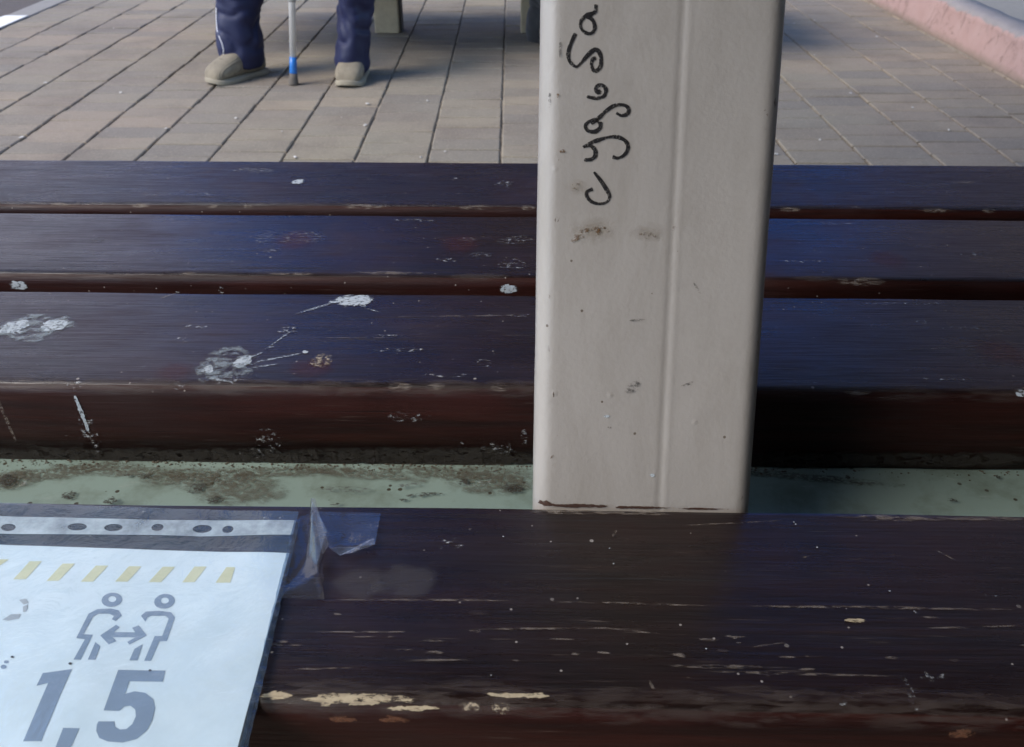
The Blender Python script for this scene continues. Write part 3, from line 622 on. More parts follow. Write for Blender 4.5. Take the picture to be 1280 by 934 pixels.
# handwriting, one mesh per letter
m = M('black marker'); p = m.obj()
m.set(Base_Color=(0.012, 0.010, 0.010), Roughness=0.45)
m.alpha(m.math('MULTIPLY', m.ramp(m.noise(p, 1100, 3, 0.65), 0.32, 0.46), m.ramp(m.noise(p, 90, 2), 0.25, 0.5, 0.72, 1.0)))
INK = m.m
def catmull(P, n=8):
    P = [Vector(q) for q in P]; out = []
    for i in range(len(P) - 1):
        a, b, c, d = P[max(i - 1, 0)], P[i], P[i + 1], P[min(i + 2, len(P) - 1)]
        for k in range(n):
            t = k / n; out.append(0.5 * (2 * b + (c - a) * t + (2 * a - 5 * b + 4 * c - d) * t * t + (3 * b - a - 3 * c + d) * t ** 3))
    out.append(P[-1]); return out
letters = {
 's': [[(240, 628), (262, 655), (285, 690), (297, 715), (290, 735), (265, 744), (235, 738), (215, 718), (215, 700), (236, 690)]],
 'u': [[(204, 536), (226, 532), (243, 546), (245, 566), (232, 581), (204, 584)], [(200, 538), (240, 517), (300, 500), (340, 505), (362, 525), (362, 550), (345, 570), (325, 577), (308, 572)]],
 'd': [[(262, 445), (263, 465), (245, 480), (220, 478), (209, 462), (218, 447), (240, 438), (258, 440)], [(230, 452), (252, 436), (285, 405), (315, 386), (350, 384), (367, 398), (362, 415), (340, 422), (322, 412)]],
 'soft': [[(214, 353), (250, 359), (275, 352), (284, 331), (275, 314), (256, 312), (247, 325), (255, 338), (264, 330)]],
 'b': [[(173, 122), (158, 155), (147, 190), (150, 220), (170, 242), (185, 238), (212, 208), (235, 186), (252, 183), (265, 205), (265, 240), (250, 258), (238, 256), (231, 236), (236, 216), (247, 212)]],
 'a': [[(248, 17), (243, 45), (215, 54), (193, 78), (193, 102), (210, 120), (230, 122), (243, 105), (239, 80), (226, 66), (212, 60)], [(243, 45), (232, 52), (222, 70)]]}
for k_, strokes in letters.items():
    bm = bmesh.new()
    for st in strokes:
        pts = catmull([pl_uv(660 + a / 2.919, b / 2.919) for a, b in st])
        prev = None
        for i, q in enumerate(pts):
            d_ = (pts[min(i + 1, len(pts) - 1)] - pts[max(i - 1, 0)]).normalized(); nn = Vector((-d_.y, d_.x))
            hw = 0.00098 * (1 + 0.38 * noise.noise(Vector((q.x * 160, q.y * 160, 1))) + 0.2 * noise.noise(Vector((q.x * 900, q.y * 900, 1)))) * (0.6 if i in (0, len(pts) - 1) else 1.0)
            def lift(v):
                return (v.x, noise.noise(Vector((v.x * 16, v.y * 10, 3))) * 0.0006 + noise.noise(Vector((v.x * 60, v.y * 40, 3))) * 0.00015 - 0.00035, v.y)
            cur = (bm.verts.new(lift(q + nn * hw)), bm.verts.new(lift(q - nn * hw)))
            if prev: bm.faces.new((prev[0], prev[1], cur[1], cur[0]))
            prev = cur
    bmobj('letter', bm, INK, post)

# ------------------------------------------------------------------ notice in a punched plastic sleeve
NZ = ZT + 0.0022
notice = empty('notice', RB @ Vector((bl(150, 780).x, bl(150, 780).y, ZT)), BYAW)
tag(notice, 'white distance notice reading 1,5 in a clear punched sleeve taped to the bench', 'notice')
N0 = RBI @ notice.location
def nb(px, py, dz=0.0):
    q = bl(px, py, NZ + dz) - N0; q.z = NZ + dz - N0.z; return q
def wave(x, y): return (noise.noise(Vector((x * 14, y * 14, 1.5))) * 0.0011 + noise.noise(Vector((x * 40, y * 40, 5))) * 0.0003)
EDGE_V = B[3].vf - N0.y
def sheet_z(x, y):
    z = wave(x, y)
    over = EDGE_V + 0.004 - y
    if over > 0: z -= over * over * 1.1
    return z
def grid_sheet(name, corners, mat, parent, dz=0.0, nu=60, nv=40, th=None):
    """corners: far left, far right, near right, near left (x, y)"""
    a, b, c, d = [Vector((q.x, q.y)) for q in corners]; vs, fs = [], []
    for i in range(nu + 1):
        for j in range(nv + 1):
            s_, t_ = i / nu, j / nv; q = (a * (1 - s_) + b * s_) * (1 - t_) + (d * (1 - s_) + c * s_) * t_
            vs.append((q.x, q.y, NZ - N0.z + dz + sheet_z(q.x, q.y)))
    for i in range(nu):
        for j in range(nv): k = i * (nv + 1) + j; fs.append((k, k + 1, k + nv + 2, k + nv + 1))
    return link(name, mesh(name, vs, fs), mat, parent, True)
def ext(p, q, k): return q + (q - p) * k
m = M('printed paper'); p = m.obj()
pc = m.mix(m.ramp(m.noise(p, 22, 5, 0.65), 0.5, 0.78, 0, 0.5), (0.80, 0.88, 0.90), (0.86, 0.90, 0.90))
pc = m.mix(m.ramp(m.noise(p, 48, 5, 0.7), 0.62, 0.8, 0, 0.3), pc, (0.62, 0.64, 0.62))
m.set(Base_Color=pc, Roughness=0.55); m.bump(m.noise(p, 120, 4), 0.1, 0.0006)
PAPER = m.m
fr = nb(362, 692); fl = nb(0, 680); nr = nb(297, 934)
dl = (fl - fr).normalized(); dn = (nr - fr).normalized()
FL = fr + dl * 0.286; NR = fr + dn * 0.205; NL = FL + dn * 0.205
paper = grid_sheet('paper', (FL, fr, NR, NL), PAPER, notice, 0.0, 110, 80)
def mk(name, base, rough=0.6, worn=0.0):
    m = M(name); p = m.obj(); m.set(Base_Color=m.mix(m.ramp(m.noise(p, 60, 4), 0.4, 0.7), base, tuple(min(1, c * 1.12) for c in base)), Roughness=rough); return m.m
P_BLUE = mk('faded blue grey print', (0.25, 0.31, 0.40)); P_YEL = mk('faded yellow print', (0.72, 0.68, 0.42)); P_GREY = mk('faded grey print', (0.42, 0.44, 0.45))
def print_shape(name, loops, mat, dz=0.00016, parent=None):
    cu = bpy.data.curves.new(name, 'CURVE'); cu.dimensions = '2D'; cu.fill_mode = 'BOTH'
    for lp in loops:
        sp = cu.splines.new('POLY'); sp.points.add(len(lp) - 1); sp.use_cyclic_u = True
        for i, (a, b) in enumerate(lp):
            q = nb(a, b); sp.points[i].co = (q.x, q.y, 0, 1)
    o = bpy.data.objects.new('tmp', cu); C.objects.link(o); dg = bpy.context.evaluated_depsgraph_get(); dg.update()
    me = bpy.data.meshes.new_from_object(o.evaluated_get(dg)); bpy.data.objects.remove(o)
    bm = bmesh.new(); bm.from_mesh(me)
    bmesh.ops.remove_doubles(bm, verts=bm.verts, dist=1e-7); 
    bmesh.ops.triangulate(bm, faces=bm.faces)
    for _ in range(2): bmesh.ops.subdivide_edges(bm, edges=[e for e in bm.edges if e.calc_length() > 0.006], cuts=1)
    bmesh.ops.triangulate(bm, faces=bm.faces)
    for v in bm.verts: v.co.z = NZ - N0.z + dz + sheet_z(v.co.x, v.co.y)
    bmesh.ops.recalc_face_normals(bm, faces=bm.faces)
    bm.to_mesh(me); bm.free(); me.materials.clear(); me.name = name
    return link(name, me, mat, parent or paper)
def pp(L, sx_=2.973, ox=0, oy=620): return [(ox + a / sx_, oy + b / sx_) for a, b in L]
def oval(cx_, cy_, rx, ry, n=28, sh=0.0): return [(cx_ + rx * math.cos(a) + sh * ry * math.sin(a), cy_ + ry * math.sin(a)) for a in [2 * math.pi * k / n for k in range(n)]]
print_shape('digit_one', [pp([(160, 661), (268, 646), (152, 910), (85, 910), (180, 697), (136, 708)])], P_BLUE)
five = [(440, 648), (615, 650), (605, 692), (482, 690), (465, 737), (500, 727), (540, 733), (570, 757), (577, 790), (566, 835), (545, 872), (508, 902), (455, 915), (400, 911), (368, 898), (357, 872), (360, 850), (366, 838), (425, 838), (428, 858), (445, 868), (470, 866), (492, 848), (505, 820), (503, 795), (485, 781), (462, 784), (444, 800), (385, 798)]
print_shape('digit_five', [pp(five)], P_BLUE)
print_shape('comma', [pp([(235, 862), (295, 863), (266, 925), (232, 968), (190, 985), (186, 975), (215, 950), (222, 934), (204, 934)])], P_BLUE)
print_shape('figure_head', [pp(oval(416, 387, 38, 27, sh=-0.15)), pp(oval(417, 384, 15, 11))], P_BLUE)
print_shape('figure_head', [pp(oval(611, 391, 38, 28, sh=-0.15)), pp(oval(612, 388, 15, 11))], P_BLUE)
print_shape('figure_body', [pp([(430, 466), (453, 446), (442, 426), (412, 420), (362, 423), (330, 440), (284, 531), (316, 535), (274, 611), (300, 611), (345, 518), (311, 516), (346, 452), (366, 440), (408, 440), (424, 448), (416, 460)])], P_BLUE)
print_shape('figure_leg', [pp([(355, 545), (373, 560), (355, 611), (327, 611)])], P_BLUE)
print_shape('figure_body', [pp([(540, 468), (524, 446), (542, 430), (592, 427), (636, 432), (650, 452), (620, 541), (592, 542), (561, 614), (536, 614), (575, 522), (603, 522), (627, 457), (614, 446), (562, 446), (548, 452)])], P_BLUE)
print_shape('figure_leg', [pp([(531, 552), (511, 613), (481, 613), (500, 570)])], P_BLUE)
print_shape('arrow', [pp([(373, 520), (432, 480), (445, 489), (424, 507), (502, 508), (491, 491), (516, 482), (546, 520), (481, 554), (473, 544), (503, 527), (420, 526), (433, 541), (404, 553)])], P_BLUE)
for (a, b, y0, y1) in ((-60, 32, 232, 262), (48, 155, 240, 306), (172, 278, 250, 314), (300, 402, 258, 318), (428, 525, 260, 318), (552, 650, 261, 319), (677, 768, 261, 320)):
    w_ = 46
    print_shape('stripe', [pp([(a + (b - a) - w_, y0), (b, y0), (a + w_, y1), (a, y1)])], P_YEL)
print_shape('stripe', [[(283, 709), (294, 709.5), (288, 729), (269.5, 729)]], P_YEL)
print_shape('smudge', [pp([(70, 385), (95, 380), (106, 395), (88, 403)])], P_GREY, 0.0002); print_shape('smudge', [pp([(10, 460), (40, 440), (78, 438), (70, 455), (30, 464)])], P_GREY, 0.0002); print_shape('smudge', [pp([(85, 410), (104, 402), (98, 428), (85, 432)])], P_GREY, 0.0002)
print_shape('smudge', [pp(oval(24, 618, 9, 6))], P_BLUE); print_shape('smudge', [pp(oval(14, 637, 11, 8))], P_BLUE)
for (x, y, r_) in ((46, 600, 6), (262, 626, 7), (558, 650, 6)): print_shape('speck_of_dirt', [pp(oval(x, y, r_, r_ * 0.7, 10))], mk('brown speck', (0.06, 0.045, 0.04)), 0.0003)

def mat_film(name, base_gloss=0.05, fres=1.0, rough=0.12, milky=0.0, tint=(0.93, 0.96, 1.0), milk=(0.6, 0.66, 0.7)):
    m = M(name); t = m.t; t.nodes.remove(m.b); p = m.obj()
    tr = m.n('BsdfTransparent'); tr.inputs[0].default_value = (*tint, 1)
    gl = m.n('BsdfGlossy'); gl.inputs['Roughness'].default_value = rough
    bp = m.n('Bump'); bp.inputs['Strength'].default_value = 0.45; bp.inputs['Distance'].default_value = 0.002
    m.l(m.noise(m.map(p, (1, 1, 1)), 38, 5, 0.65, 0.6), bp.inputs['Height']); m.l(bp.outputs[0], gl.inputs['Normal'])
    lw = m.n('LayerWeight'); lw.inputs['Blend'].default_value = 0.5
    f5 = m.math('POWER', lw.outputs['Facing'], 4.0)
    fac = m.math('ADD', m.math('MULTIPLY', m.math('ADD', m.math('MULTIPLY', f5, 0.92), 0.06), fres), base_gloss)
    mx = m.n('MixShader'); m.l(fac, mx.inputs[0]); m.l(tr.outputs[0], mx.inputs[1]); m.l(gl.outputs[0], mx.inputs[2]); last = mx
    if milky > 0:
        df = m.n('BsdfDiffuse'); df.inputs[0].default_value = (*milk, 1); m2 = m.n('MixShader')
        m.l(m.ramp(m.noise(p, 30, 5, 0.7), 0.3, 0.75, milky * 0.25, milky), m2.inputs[0]); m.l(mx.outputs[0], m2.inputs[1]); m.l(df.outputs[0], m2.inputs[2]); last = m2
    m.l(last.outputs[0], m.out.inputs[0]); return m.m
FILM = mat_film('clear sleeve film', 0.02, 1.1, 0.07, 0.16, (0.92, 0.97, 1.0), (0.30, 0.44, 0.54))  # bluish milk in the film colour stands in for reflected sky
STRIP = mat_film('punched strip', 0.02, 1.0, 0.2, 0.9, (0.9, 0.95, 1), (0.55, 0.66, 0.72))
TAPE = mat_film('clear tape', 0.02, 1.0, 0.10, 0.10, (0.90, 0.92, 0.95), (0.30, 0.33, 0.38))
TAPE_B = mat_film('bluish tape', 0.01, 0.8, 0.12, 0.03, (0.80, 0.88, 0.93), (0.25, 0.35, 0.40))
sfr = nb(372, 651); sfl = nb(0, 640); snr = nb(306, 934)
d1 = (sfl - sfr).normalized(); d2 = (snr - sfr).normalized()
s0 = nb(374, 641); S_FL = s0 + d1 * 0.31; S_NR = s0 + d2 * 0.235; S_NL = S_FL + d2 * 0.235
film = grid_sheet('sleeve_film', (S_FL, s0, S_NR, S_NL), FILM, notice, 0.0007, 110, 80)
# punched strip with oval holes
holes = [(11, 660.5, 9, 4.5), (97, 660, 12, 4.4), (142, 660.5, 11.5, 4.4), (197, 660, 7.5, 4.4), (253, 662, 12, 5), (285, 662.5, 7, 4.6)]
loops = [[(-90, 645), (0, 647), (100, 649), (200, 651), (300, 651.5), (371, 652.5), (366, 670.5), (300, 670.5), (250, 671.5), (200, 669.5), (100, 669), (0, 668.5), (-90, 668)]]
for h in holes: loops.append(oval(*h, n=20, sh=-0.25))
loops += [oval(-35, 659, 11, 4.4, 20), oval(-72, 659, 8, 4.2, 20)]
print_shape('punched_strip', loops, STRIP, 0.0010, notice)
# weld line of the sleeve along its right side
bm = bmesh.new()
n = 60; e0, e1 = nb(372, 652), nb(306, 934); prev = None
for i in range(n + 1):
    q = e0.lerp(e1, i / n * 1.25); wv_ = 0.0018 + 0.0004 * noise.noise(q * 200)
    dz = NZ - N0.z + 0.0012 + sheet_z(q.x, q.y)
    cur = [bm.verts.new((q.x - wv_, q.y, dz)), bm.verts.new((q.x + wv_, q.y, dz + 0.0004 * math.sin(i * 2.2)))]
    if prev: bm.faces.new((prev[0], prev[1], cur[1], cur[0]))
    prev = cur
bmobj('sleeve_seam', bm, mat_film('sleeve seam', 0.03, 1.0, 0.25, 0.25, (0.45, 0.55, 0.66), (0.10, 0.15, 0.22)), notice)
# tape pieces: clear, crumpled, with a raised pleat
def tri_sheet(name, pts, faces, mat, parent, sub=6):
    bm = bmesh.new(); vv = []
    for (a, b, z) in pts:
        q = nb(a, b); vv.append(bm.verts.new((q.x, q.y, ZT - N0.z + z)))
    for f in faces: bm.faces.new([vv[i] for i in f])
    bmesh.ops.triangulate(bm, faces=bm.faces); bmesh.ops.subdivide_edges(bm, edges=bm.edges, cuts=sub, use_grid_fill=True)
    for v in bm.verts:
        n1 = noise.noise(v.co * 70); n2 = noise.noise(v.co * 190 + Vector((3, 1, 0))); v.co.z += abs(n1) * 0.0012 + abs(n2) * 0.0006; v.co.x += n2 * 0.0006
    bmesh.ops.recalc_face_normals(bm, faces=bm.faces)
    return bmobj(name, bm, mat, parent, True)
tri_sheet('tape', [(370, 652, 0.0045), (391, 640, 0.001), (391, 637, 0.011), (414, 683, 0.010), (403, 700, 0.001), (405, 748, 0.001), (348, 752, 0.0045), (384, 700, 0.001), (398, 720, 0.004)],
          [(0, 1, 7, 6), (1, 2, 8, 7), (2, 3, 8), (7, 8, 5, 6), (8, 3, 4, 5)], TAPE, notice)
tri_sheet('tape', [(393, 638, 0.0010), (476, 640, 0.0010), (469, 683, 0.0035), (450, 690, 0.006), (425, 694, 0.0012), (412, 684, 0.0012)], [(0, 1, 2, 3, 4, 5)], TAPE, notice)
tri_sheet('tape_fold', [(425, 693, 0.0015), (468, 676, 0.0045), (469, 684, 0.0040), (440, 693, 0.003)], [(0, 1, 2, 3)], mat_film('tape fold', 0.08, 1.2, 0.15, 0.2, (0.8, 0.84, 0.9), (0.5, 0.53, 0.58)), notice)
tri_sheet('tape_fold', [(391, 640, 0.0125), (396, 640, 0.0125), (412, 690, 0.006), (404, 700, 0.006)], [(0, 1, 2, 3)], mat_film('tape pleat', 0.12, 1.2, 0.22, 0.25, (0.8, 0.84, 0.9), (0.55, 0.55, 0.62)), notice)
# tape running over the front edge of the near plank
u0_, _ = B[3].top(318, 880); u1_, _ = B[3].top(368, 880); vs, fs = [], []
for i in range(13):
    for j in range(21):
        t = 0.004 - (0.004 + 0.085) * j / 20; u = u0_ + (u1_ - u0_) * i / 12 - 0.10 * max(0, t) * 0.3
        q = B[3].P(u, t, 0.0012 + 0.0006 * noise.noise(Vector((u * 80, t * 80, 0)))) - N0; vs.append(q)
for i in range(12):
    for j in range(20): k = i * 21 + j; fs.append((k, k + 1, k + 22, k + 21))
pass

# ------------------------------------------------------------------ far bench
far = empty('bench'); SH, FY0, FY1 = 0.46, 3.52, 4.30
tag(far, 'plank bench on beige legs behind the person with the cane', 'bench')
lx = [onz(484, 42, 0).x, onz(666, 42, 0).x]; ly = onz(484, 42, 0).y
far.location = (lx[0], ly, 0); lx.append(2 * lx[1] - lx[0])
for x in lx:
    bm = bmesh.new(); bm_box(bm, (x - lx[0], 0.045, (SH - 0.09) / 2), (0.105, 0.09, SH - 0.09), 0.006); bmobj('leg', bm, PEDESTAL, far)
    bm = bmesh.new(); bm_box(bm, (x - lx[0] + 0.058, 0.05, 0.18), (0.012, 0.06, 0.36), 0.002); bmobj('leg_dark_face', bm, mk('dark brown face', (0.05, 0.04, 0.035)), far)  # thin dark sheet over the leg's right face
    bm = bmesh.new(); bm_box(bm, (x - lx[0], (FY0 + FY1) / 2 - ly, SH - 0.068), (0.06, FY1 - FY0 - 0.06, 0.04), 0.004); bmobj('bracket', bm, GREEN, far)
for k in range(5):
    pw = (FY1 - FY0 - 0.05) / 5; bm = bmesh.new()
    bm_box(bm, ((lx[2] - lx[0]) / 2 - 0.30, FY0 + k * (pw + 0.0125) + pw / 2 - ly, SH - 0.024), (lx[2] - lx[0] + 1.1, pw, 0.048), 0.008, 3); bmobj('plank', bm, W_MID, far, False)

# ------------------------------------------------------------------ people
def skin(verts, edges, radii, sub=2):
    me = bpy.data.meshes.new('sk'); me.from_pydata(verts, edges, []); o = bpy.data.objects.new('sk', me); C.objects.link(o)
    mod = o.modifiers.new('s', 'SKIN'); mod.use_smooth_shade = True
    for i, r in enumerate(radii):
        s_ = me.skin_vertices[0].data[i]; s_.radius = r if isinstance(r, tuple) else (r, r); s_.use_root = (i == 0)
    su = o.modifiers.new('u', 'SUBSURF'); su.levels = sub
    dg = bpy.context.evaluated_depsgraph_get(); dg.update(); out = bpy.data.meshes.new_from_object(o.evaluated_get(dg)); bpy.data.objects.remove(o); return out
def fuse(meshes, voxel, smooth=4):
    bm = bmesh.new()
    for x in meshes: bm.from_mesh(x)
    me = bpy.data.meshes.new('f'); bm.to_mesh(me); bm.free(); o = bpy.data.objects.new('f', me); C.objects.link(o)
    r = o.modifiers.new('r', 'REMESH'); r.mode = 'VOXEL'; r.voxel_size = voxel; r.use_smooth_shade = True
    sm = o.modifiers.new('s', 'SMOOTH'); sm.iterations = smooth
    dg = bpy.context.evaluated_depsgraph_get(); dg.update(); out = bpy.data.meshes.new_from_object(o.evaluated_get(dg)); bpy.data.objects.remove(o)
    out.materials.clear(); return out
def chain_mesh(chains, sub=2):
    """chains: lists of (point, radius)"""
    V, E, RR = [], [], []
    for ch in chains:
        b = len(V)
        for i, (q, r) in enumerate(ch):
            V.append(tuple(q)); RR.append(r)
            if i: E.append((b + i - 1, b + i))
    return skin(V, E, RR, sub)
def ell(c, r, sub=4):
    bm = bmesh.new(); bmesh.ops.create_icosphere(bm, subdivisions=sub, radius=1)
    for v in bm.verts: v.co = Vector((v.co.x * r[0], v.co.y * r[1], v.co.z * r[2])) + Vector(c)
    me = bpy.data.meshes.new('e'); bm.to_mesh(me); bm.free(); return me
def fabric(name, a, b, rough=0.75, sheen=0.2):
    m = M(name); p = m.obj(); m.set(Base_Color=m.mix(m.noise(p, 14, 4), a, b), Roughness=rough, Sheen_Weight=sheen); m.bump(m.noise(p, 400, 2), 0.2, 0.001); return m.m
SKINM = fabric('skin', (0.42, 0.25, 0.18), (0.50, 0.31, 0.23), 0.5, 0.0)
NAVY = fabric('navy track cloth', (0.0025, 0.0050, 0.034), (0.0045, 0.0088, 0.054), 0.62, 0.0)
JACK = fabric('blue jacket cloth', (0.016, 0.030, 0.13), (0.03, 0.05, 0.19), 0.6, 0.2)
DARK = fabric('charcoal cloth', (0.016, 0.015, 0.018), (0.030, 0.028, 0.033), 0.7, 0.2)
DARKJ = fabric('black jacket cloth', (0.02, 0.02, 0.022), (0.035, 0.033, 0.035), 0.7, 0.2)
HAIRM = fabric('grey hair', (0.18, 0.17, 0.16), (0.32, 0.30, 0.28), 0.8, 0.1)

def fingers(wrist, dirn, palm_n, side, curl):
    """a palm with four curled fingers and a thumb; curl bends towards palm_n"""
    d = Vector(dirn).normalized(); n_ = Vector(palm_n).normalized(); s_ = d.cross(n_) * side; w_ = Vector(wrist)
    ms = [chain_mesh([[(w_ - d * 0.02, (0.026, 0.019)), (w_ + d * 0.03, (0.036, 0.016)), (w_ + d * 0.085, (0.040, 0.014))]])]
    for k, (off, L) in enumerate(((0.030, 0.068), (0.010, 0.078), (-0.010, 0.072), (-0.029, 0.056))):
        p0 = w_ + d * 0.075 + s_ * off; pts = [(p0, 0.0092)]; dd = d
        for seg, ang in ((0.42, curl * 0.7), (0.33, curl), (0.25, curl * 0.8)):
            ax = dd.cross(n_); dd = (Matrix.Rotation(ang, 3, ax) @ dd) if ax.length > 1e-6 else dd
            p0 = p0 + dd * L * seg; pts.append((p0, 0.0085))
        ms.append(chain_mesh([pts]))
    t0 = w_ + d * 0.025 + s_ * 0.030; t1 = t0 + (d * 0.5 + s_ * 0.7 + n_ * 0.3).normalized() * 0.035; t2 = t1 + (d * 0.8 + n_ * 0.6).normalized() * 0.028
    ms.append(chain_mesh([[(t0, 0.012), (t1, 0.0105), (t2, 0.009)]])); return ms
def head_meshes(c, look):
    c = Vector(c); ms = [ell(c, (0.075, 0.092, 0.112)), ell(c + Vector((0, -0.025, -0.055)), (0.058, 0.065, 0.062))]
    ms.append(ell(c + Vector((0, -0.098, -0.012)), (0.013, 0.020, 0.024), 3)); ms.append(ell(c + Vector((0, -0.086, -0.055)), (0.024, 0.010, 0.009), 3))
    for s_ in (-1, 1):
        ms.append(ell(c + Vector((s_ * 0.078, 0.004, -0.005)), (0.010, 0.020, 0.032), 3)); ms.append(ell(c + Vector((s_ * 0.030, -0.082, 0.022)), (0.020, 0.010, 0.007), 3))
    return ms
def leg_loft(rings, seed, seg=44):
    """rings: (centre, rx, ry) from hem upwards, with cloth folds"""
    vs, fs = [], []; n = len(rings)
    cs = [Vector(r[0]) for r in rings]
    fine = []
    for i in range(n - 1):
        m_ = max(2, int((cs[i + 1] - cs[i]).length / 0.007))
        for k in range(m_):
            t = k / m_; t2 = t * t * (3 - 2 * t); fine.append((cs[i].lerp(cs[i + 1], t), rings[i][1] + (rings[i + 1][1] - rings[i][1]) * t2, rings[i][2] + (rings[i + 1][2] - rings[i][2]) * t2))
    fine.append((cs[-1], rings[-1][1], rings[-1][2]))
    for i, (c, rx, ry) in enumerate(fine):
        d = (fine[min(i + 1, len(fine) - 1)][0] - fine[max(i - 1, 0)][0]).normalized()
        x = Vector((1, 0, 0)); x = (x - d * x.dot(d)).normalized(); y = d.cross(x)
        for k in range(seg):
            a = 2 * math.pi * k / seg; q = c + x * math.cos(a) * rx + y * math.sin(a) * ry
            ht = min(1.0, i / 9.0); f = (noise.noise(Vector((q.x * 17, q.y * 17, q.z * 5 + seed))) * 0.010 + noise.noise(Vector((q.x * 30 + q.z * 26, q.y * 30, q.z * 9 + seed))) * 0.006) * (0.25 + 0.75 * ht) - max(0.0, 0.16 - abs(noise.noise(Vector((q.x * 9 + q.z * 7, q.y * 9, q.z * 13 + seed * 2))))) * 0.060 * ht
            nrm = (x * math.cos(a) + y * math.sin(a)); vs.append(q + nrm * f)
    for i in range(len(fine) - 1):
        for k in range(seg):
            k2 = (k + 1) % seg; fs.append((i * seg + k, i * seg + k2, (i + 1) * seg + k2, (i + 1) * seg + k))
    fs.append(tuple((len(fine) - 1) * seg + k for k in range(seg)))
    return mesh('leg', vs, fs)
def inner(me):   # close the hem with a recessed cap so that cloth has an inside
    bm = bmesh.new(); bm.from_mesh(me); es = [e for e in bm.edges if e.is_boundary]
    if es: bmesh.ops.contextual_create(bm, geom=es)
    bm.to_mesh(me); bm.free(); return me
def shoe(name, loc, rz, mat, sole, parent, L=0.27, W=0.098):
    vs, fs = [], []; secs = []
    # x across, y along: toe at -y
    prof_ = [(0.0, 0.30, 0.012), (0.02, 0.62, 0.034), (0.06, 0.84, 0.046), (0.13, 0.97, 0.056), (0.22, 1.0, 0.064), (0.36, 0.98, 0.078), (0.48, 0.90, 0.092), (0.60, 0.80, 0.098), (0.74, 0.74, 0.092), (0.88, 0.72, 0.084), (0.96, 0.62, 0.078), (1.0, 0.40, 0.066)]
    seg = 26
    for (t, wf, h) in prof_:
        y = -L * 0.62 + L * t
        for k in range(seg):
            a = 2 * math.pi * k / seg; ca, sa = math.cos(a), math.sin(a)
            x = W / 2 * wf * math.copysign(abs(ca) ** 0.75, ca); z = h / 2 + 0.012 + h / 2 * math.copysign(abs(sa) ** 0.85, sa)
            vs.append((x, y, z))
    for i in range(len(prof_) - 1):
        for k in range(seg):
            k2 = (k + 1) % seg; fs.append((i * seg + k, i * seg + k2, (i + 1) * seg + k2, (i + 1) * seg + k))
    fs.append(tuple(range(seg))[::-1]); fs.append(tuple((len(prof_) - 1) * seg + k for k in range(seg)))
    o = link(name, mesh(name, vs, fs), mat, parent, True); o.location = loc; o.rotation_euler = (0, 0, rz)
    su = o.modifiers.new('s', 'SUBSURF'); su.levels = 1; su.render_levels = 1
    vs, fs = [], []; out = []
    for (t, wf, h) in prof_: out.append((W / 2 * (wf * 0.98 + 0.05), -L * 0.62 + L * t - (0.004 if t == 0 else 0) + (0.004 if t == 1 else 0)))
    ring = out + [(-x, y) for x, y in out[::-1]]; n = len(ring)
    for z, k in ((0.001, 0.96), (0.003, 0.99), (0.014, 1.0), (0.018, 0.95)):
        for (x, y) in ring: vs.append((x * k, y, z + (0.010 * max(0, (-L * 0.45 - y) / (L * 0.17)) ** 2)))
    for i in range(3):
        for k in range(n): k2 = (k + 1) % n; fs.append((i * n + k, i * n + k2, (i + 1) * n + k2, (i + 1) * n + k))
    fs.append(tuple(range(n))[::-1]); fs.append(tuple(3 * n + k for k in range(n)))
    link('sole', mesh('sole', vs, fs), sole, o, True)
    bm = bmesh.new(); arc = []
    for k in range(15):
        a = math.pi * k / 14; arc.append((math.cos(a) * W * 0.475, -L * 0.30 - math.sin(a) * L * 0.06, 0.028 + math.sin(a) * 0.052))
    bm_tube(bm, arc, 0.0016, 6); bmobj('seam', bm, mk('shoe seam', (0.12, 0.10, 0.07), 0.8), o, True)
    return o

m = M('beige knit canvas'); p = m.obj(); sx = m.sep(p)
rib = m.n('TexWave'); rib.wave_type = 'BANDS'; rib.bands_direction = 'X'; m.l(p, rib.inputs[0]); rib.inputs['Scale'].default_value = 62; rib.inputs['Distortion'].default_value = 0.5
m.set(Base_Color=m.mix(m.math('MULTIPLY', rib.outputs[1], 0.55), m.mix(m.ramp(m.noise(p, 30, 4, 0.7), 0.4, 0.7), (0.27, 0.23, 0.165), (0.19, 0.16, 0.115)), (0.13, 0.105, 0.075)), Roughness=0.85); m.bump(rib.outputs[1], 0.5, 0.003)
CANVAS = m.m
SOLE = mk('pale sole', (0.27, 0.235, 0.175), 0.7); DSOLE = mk('black rubber', (0.015, 0.013, 0.012), 0.6); DSHOE = mk('black leather', (0.02, 0.016, 0.015), 0.4)

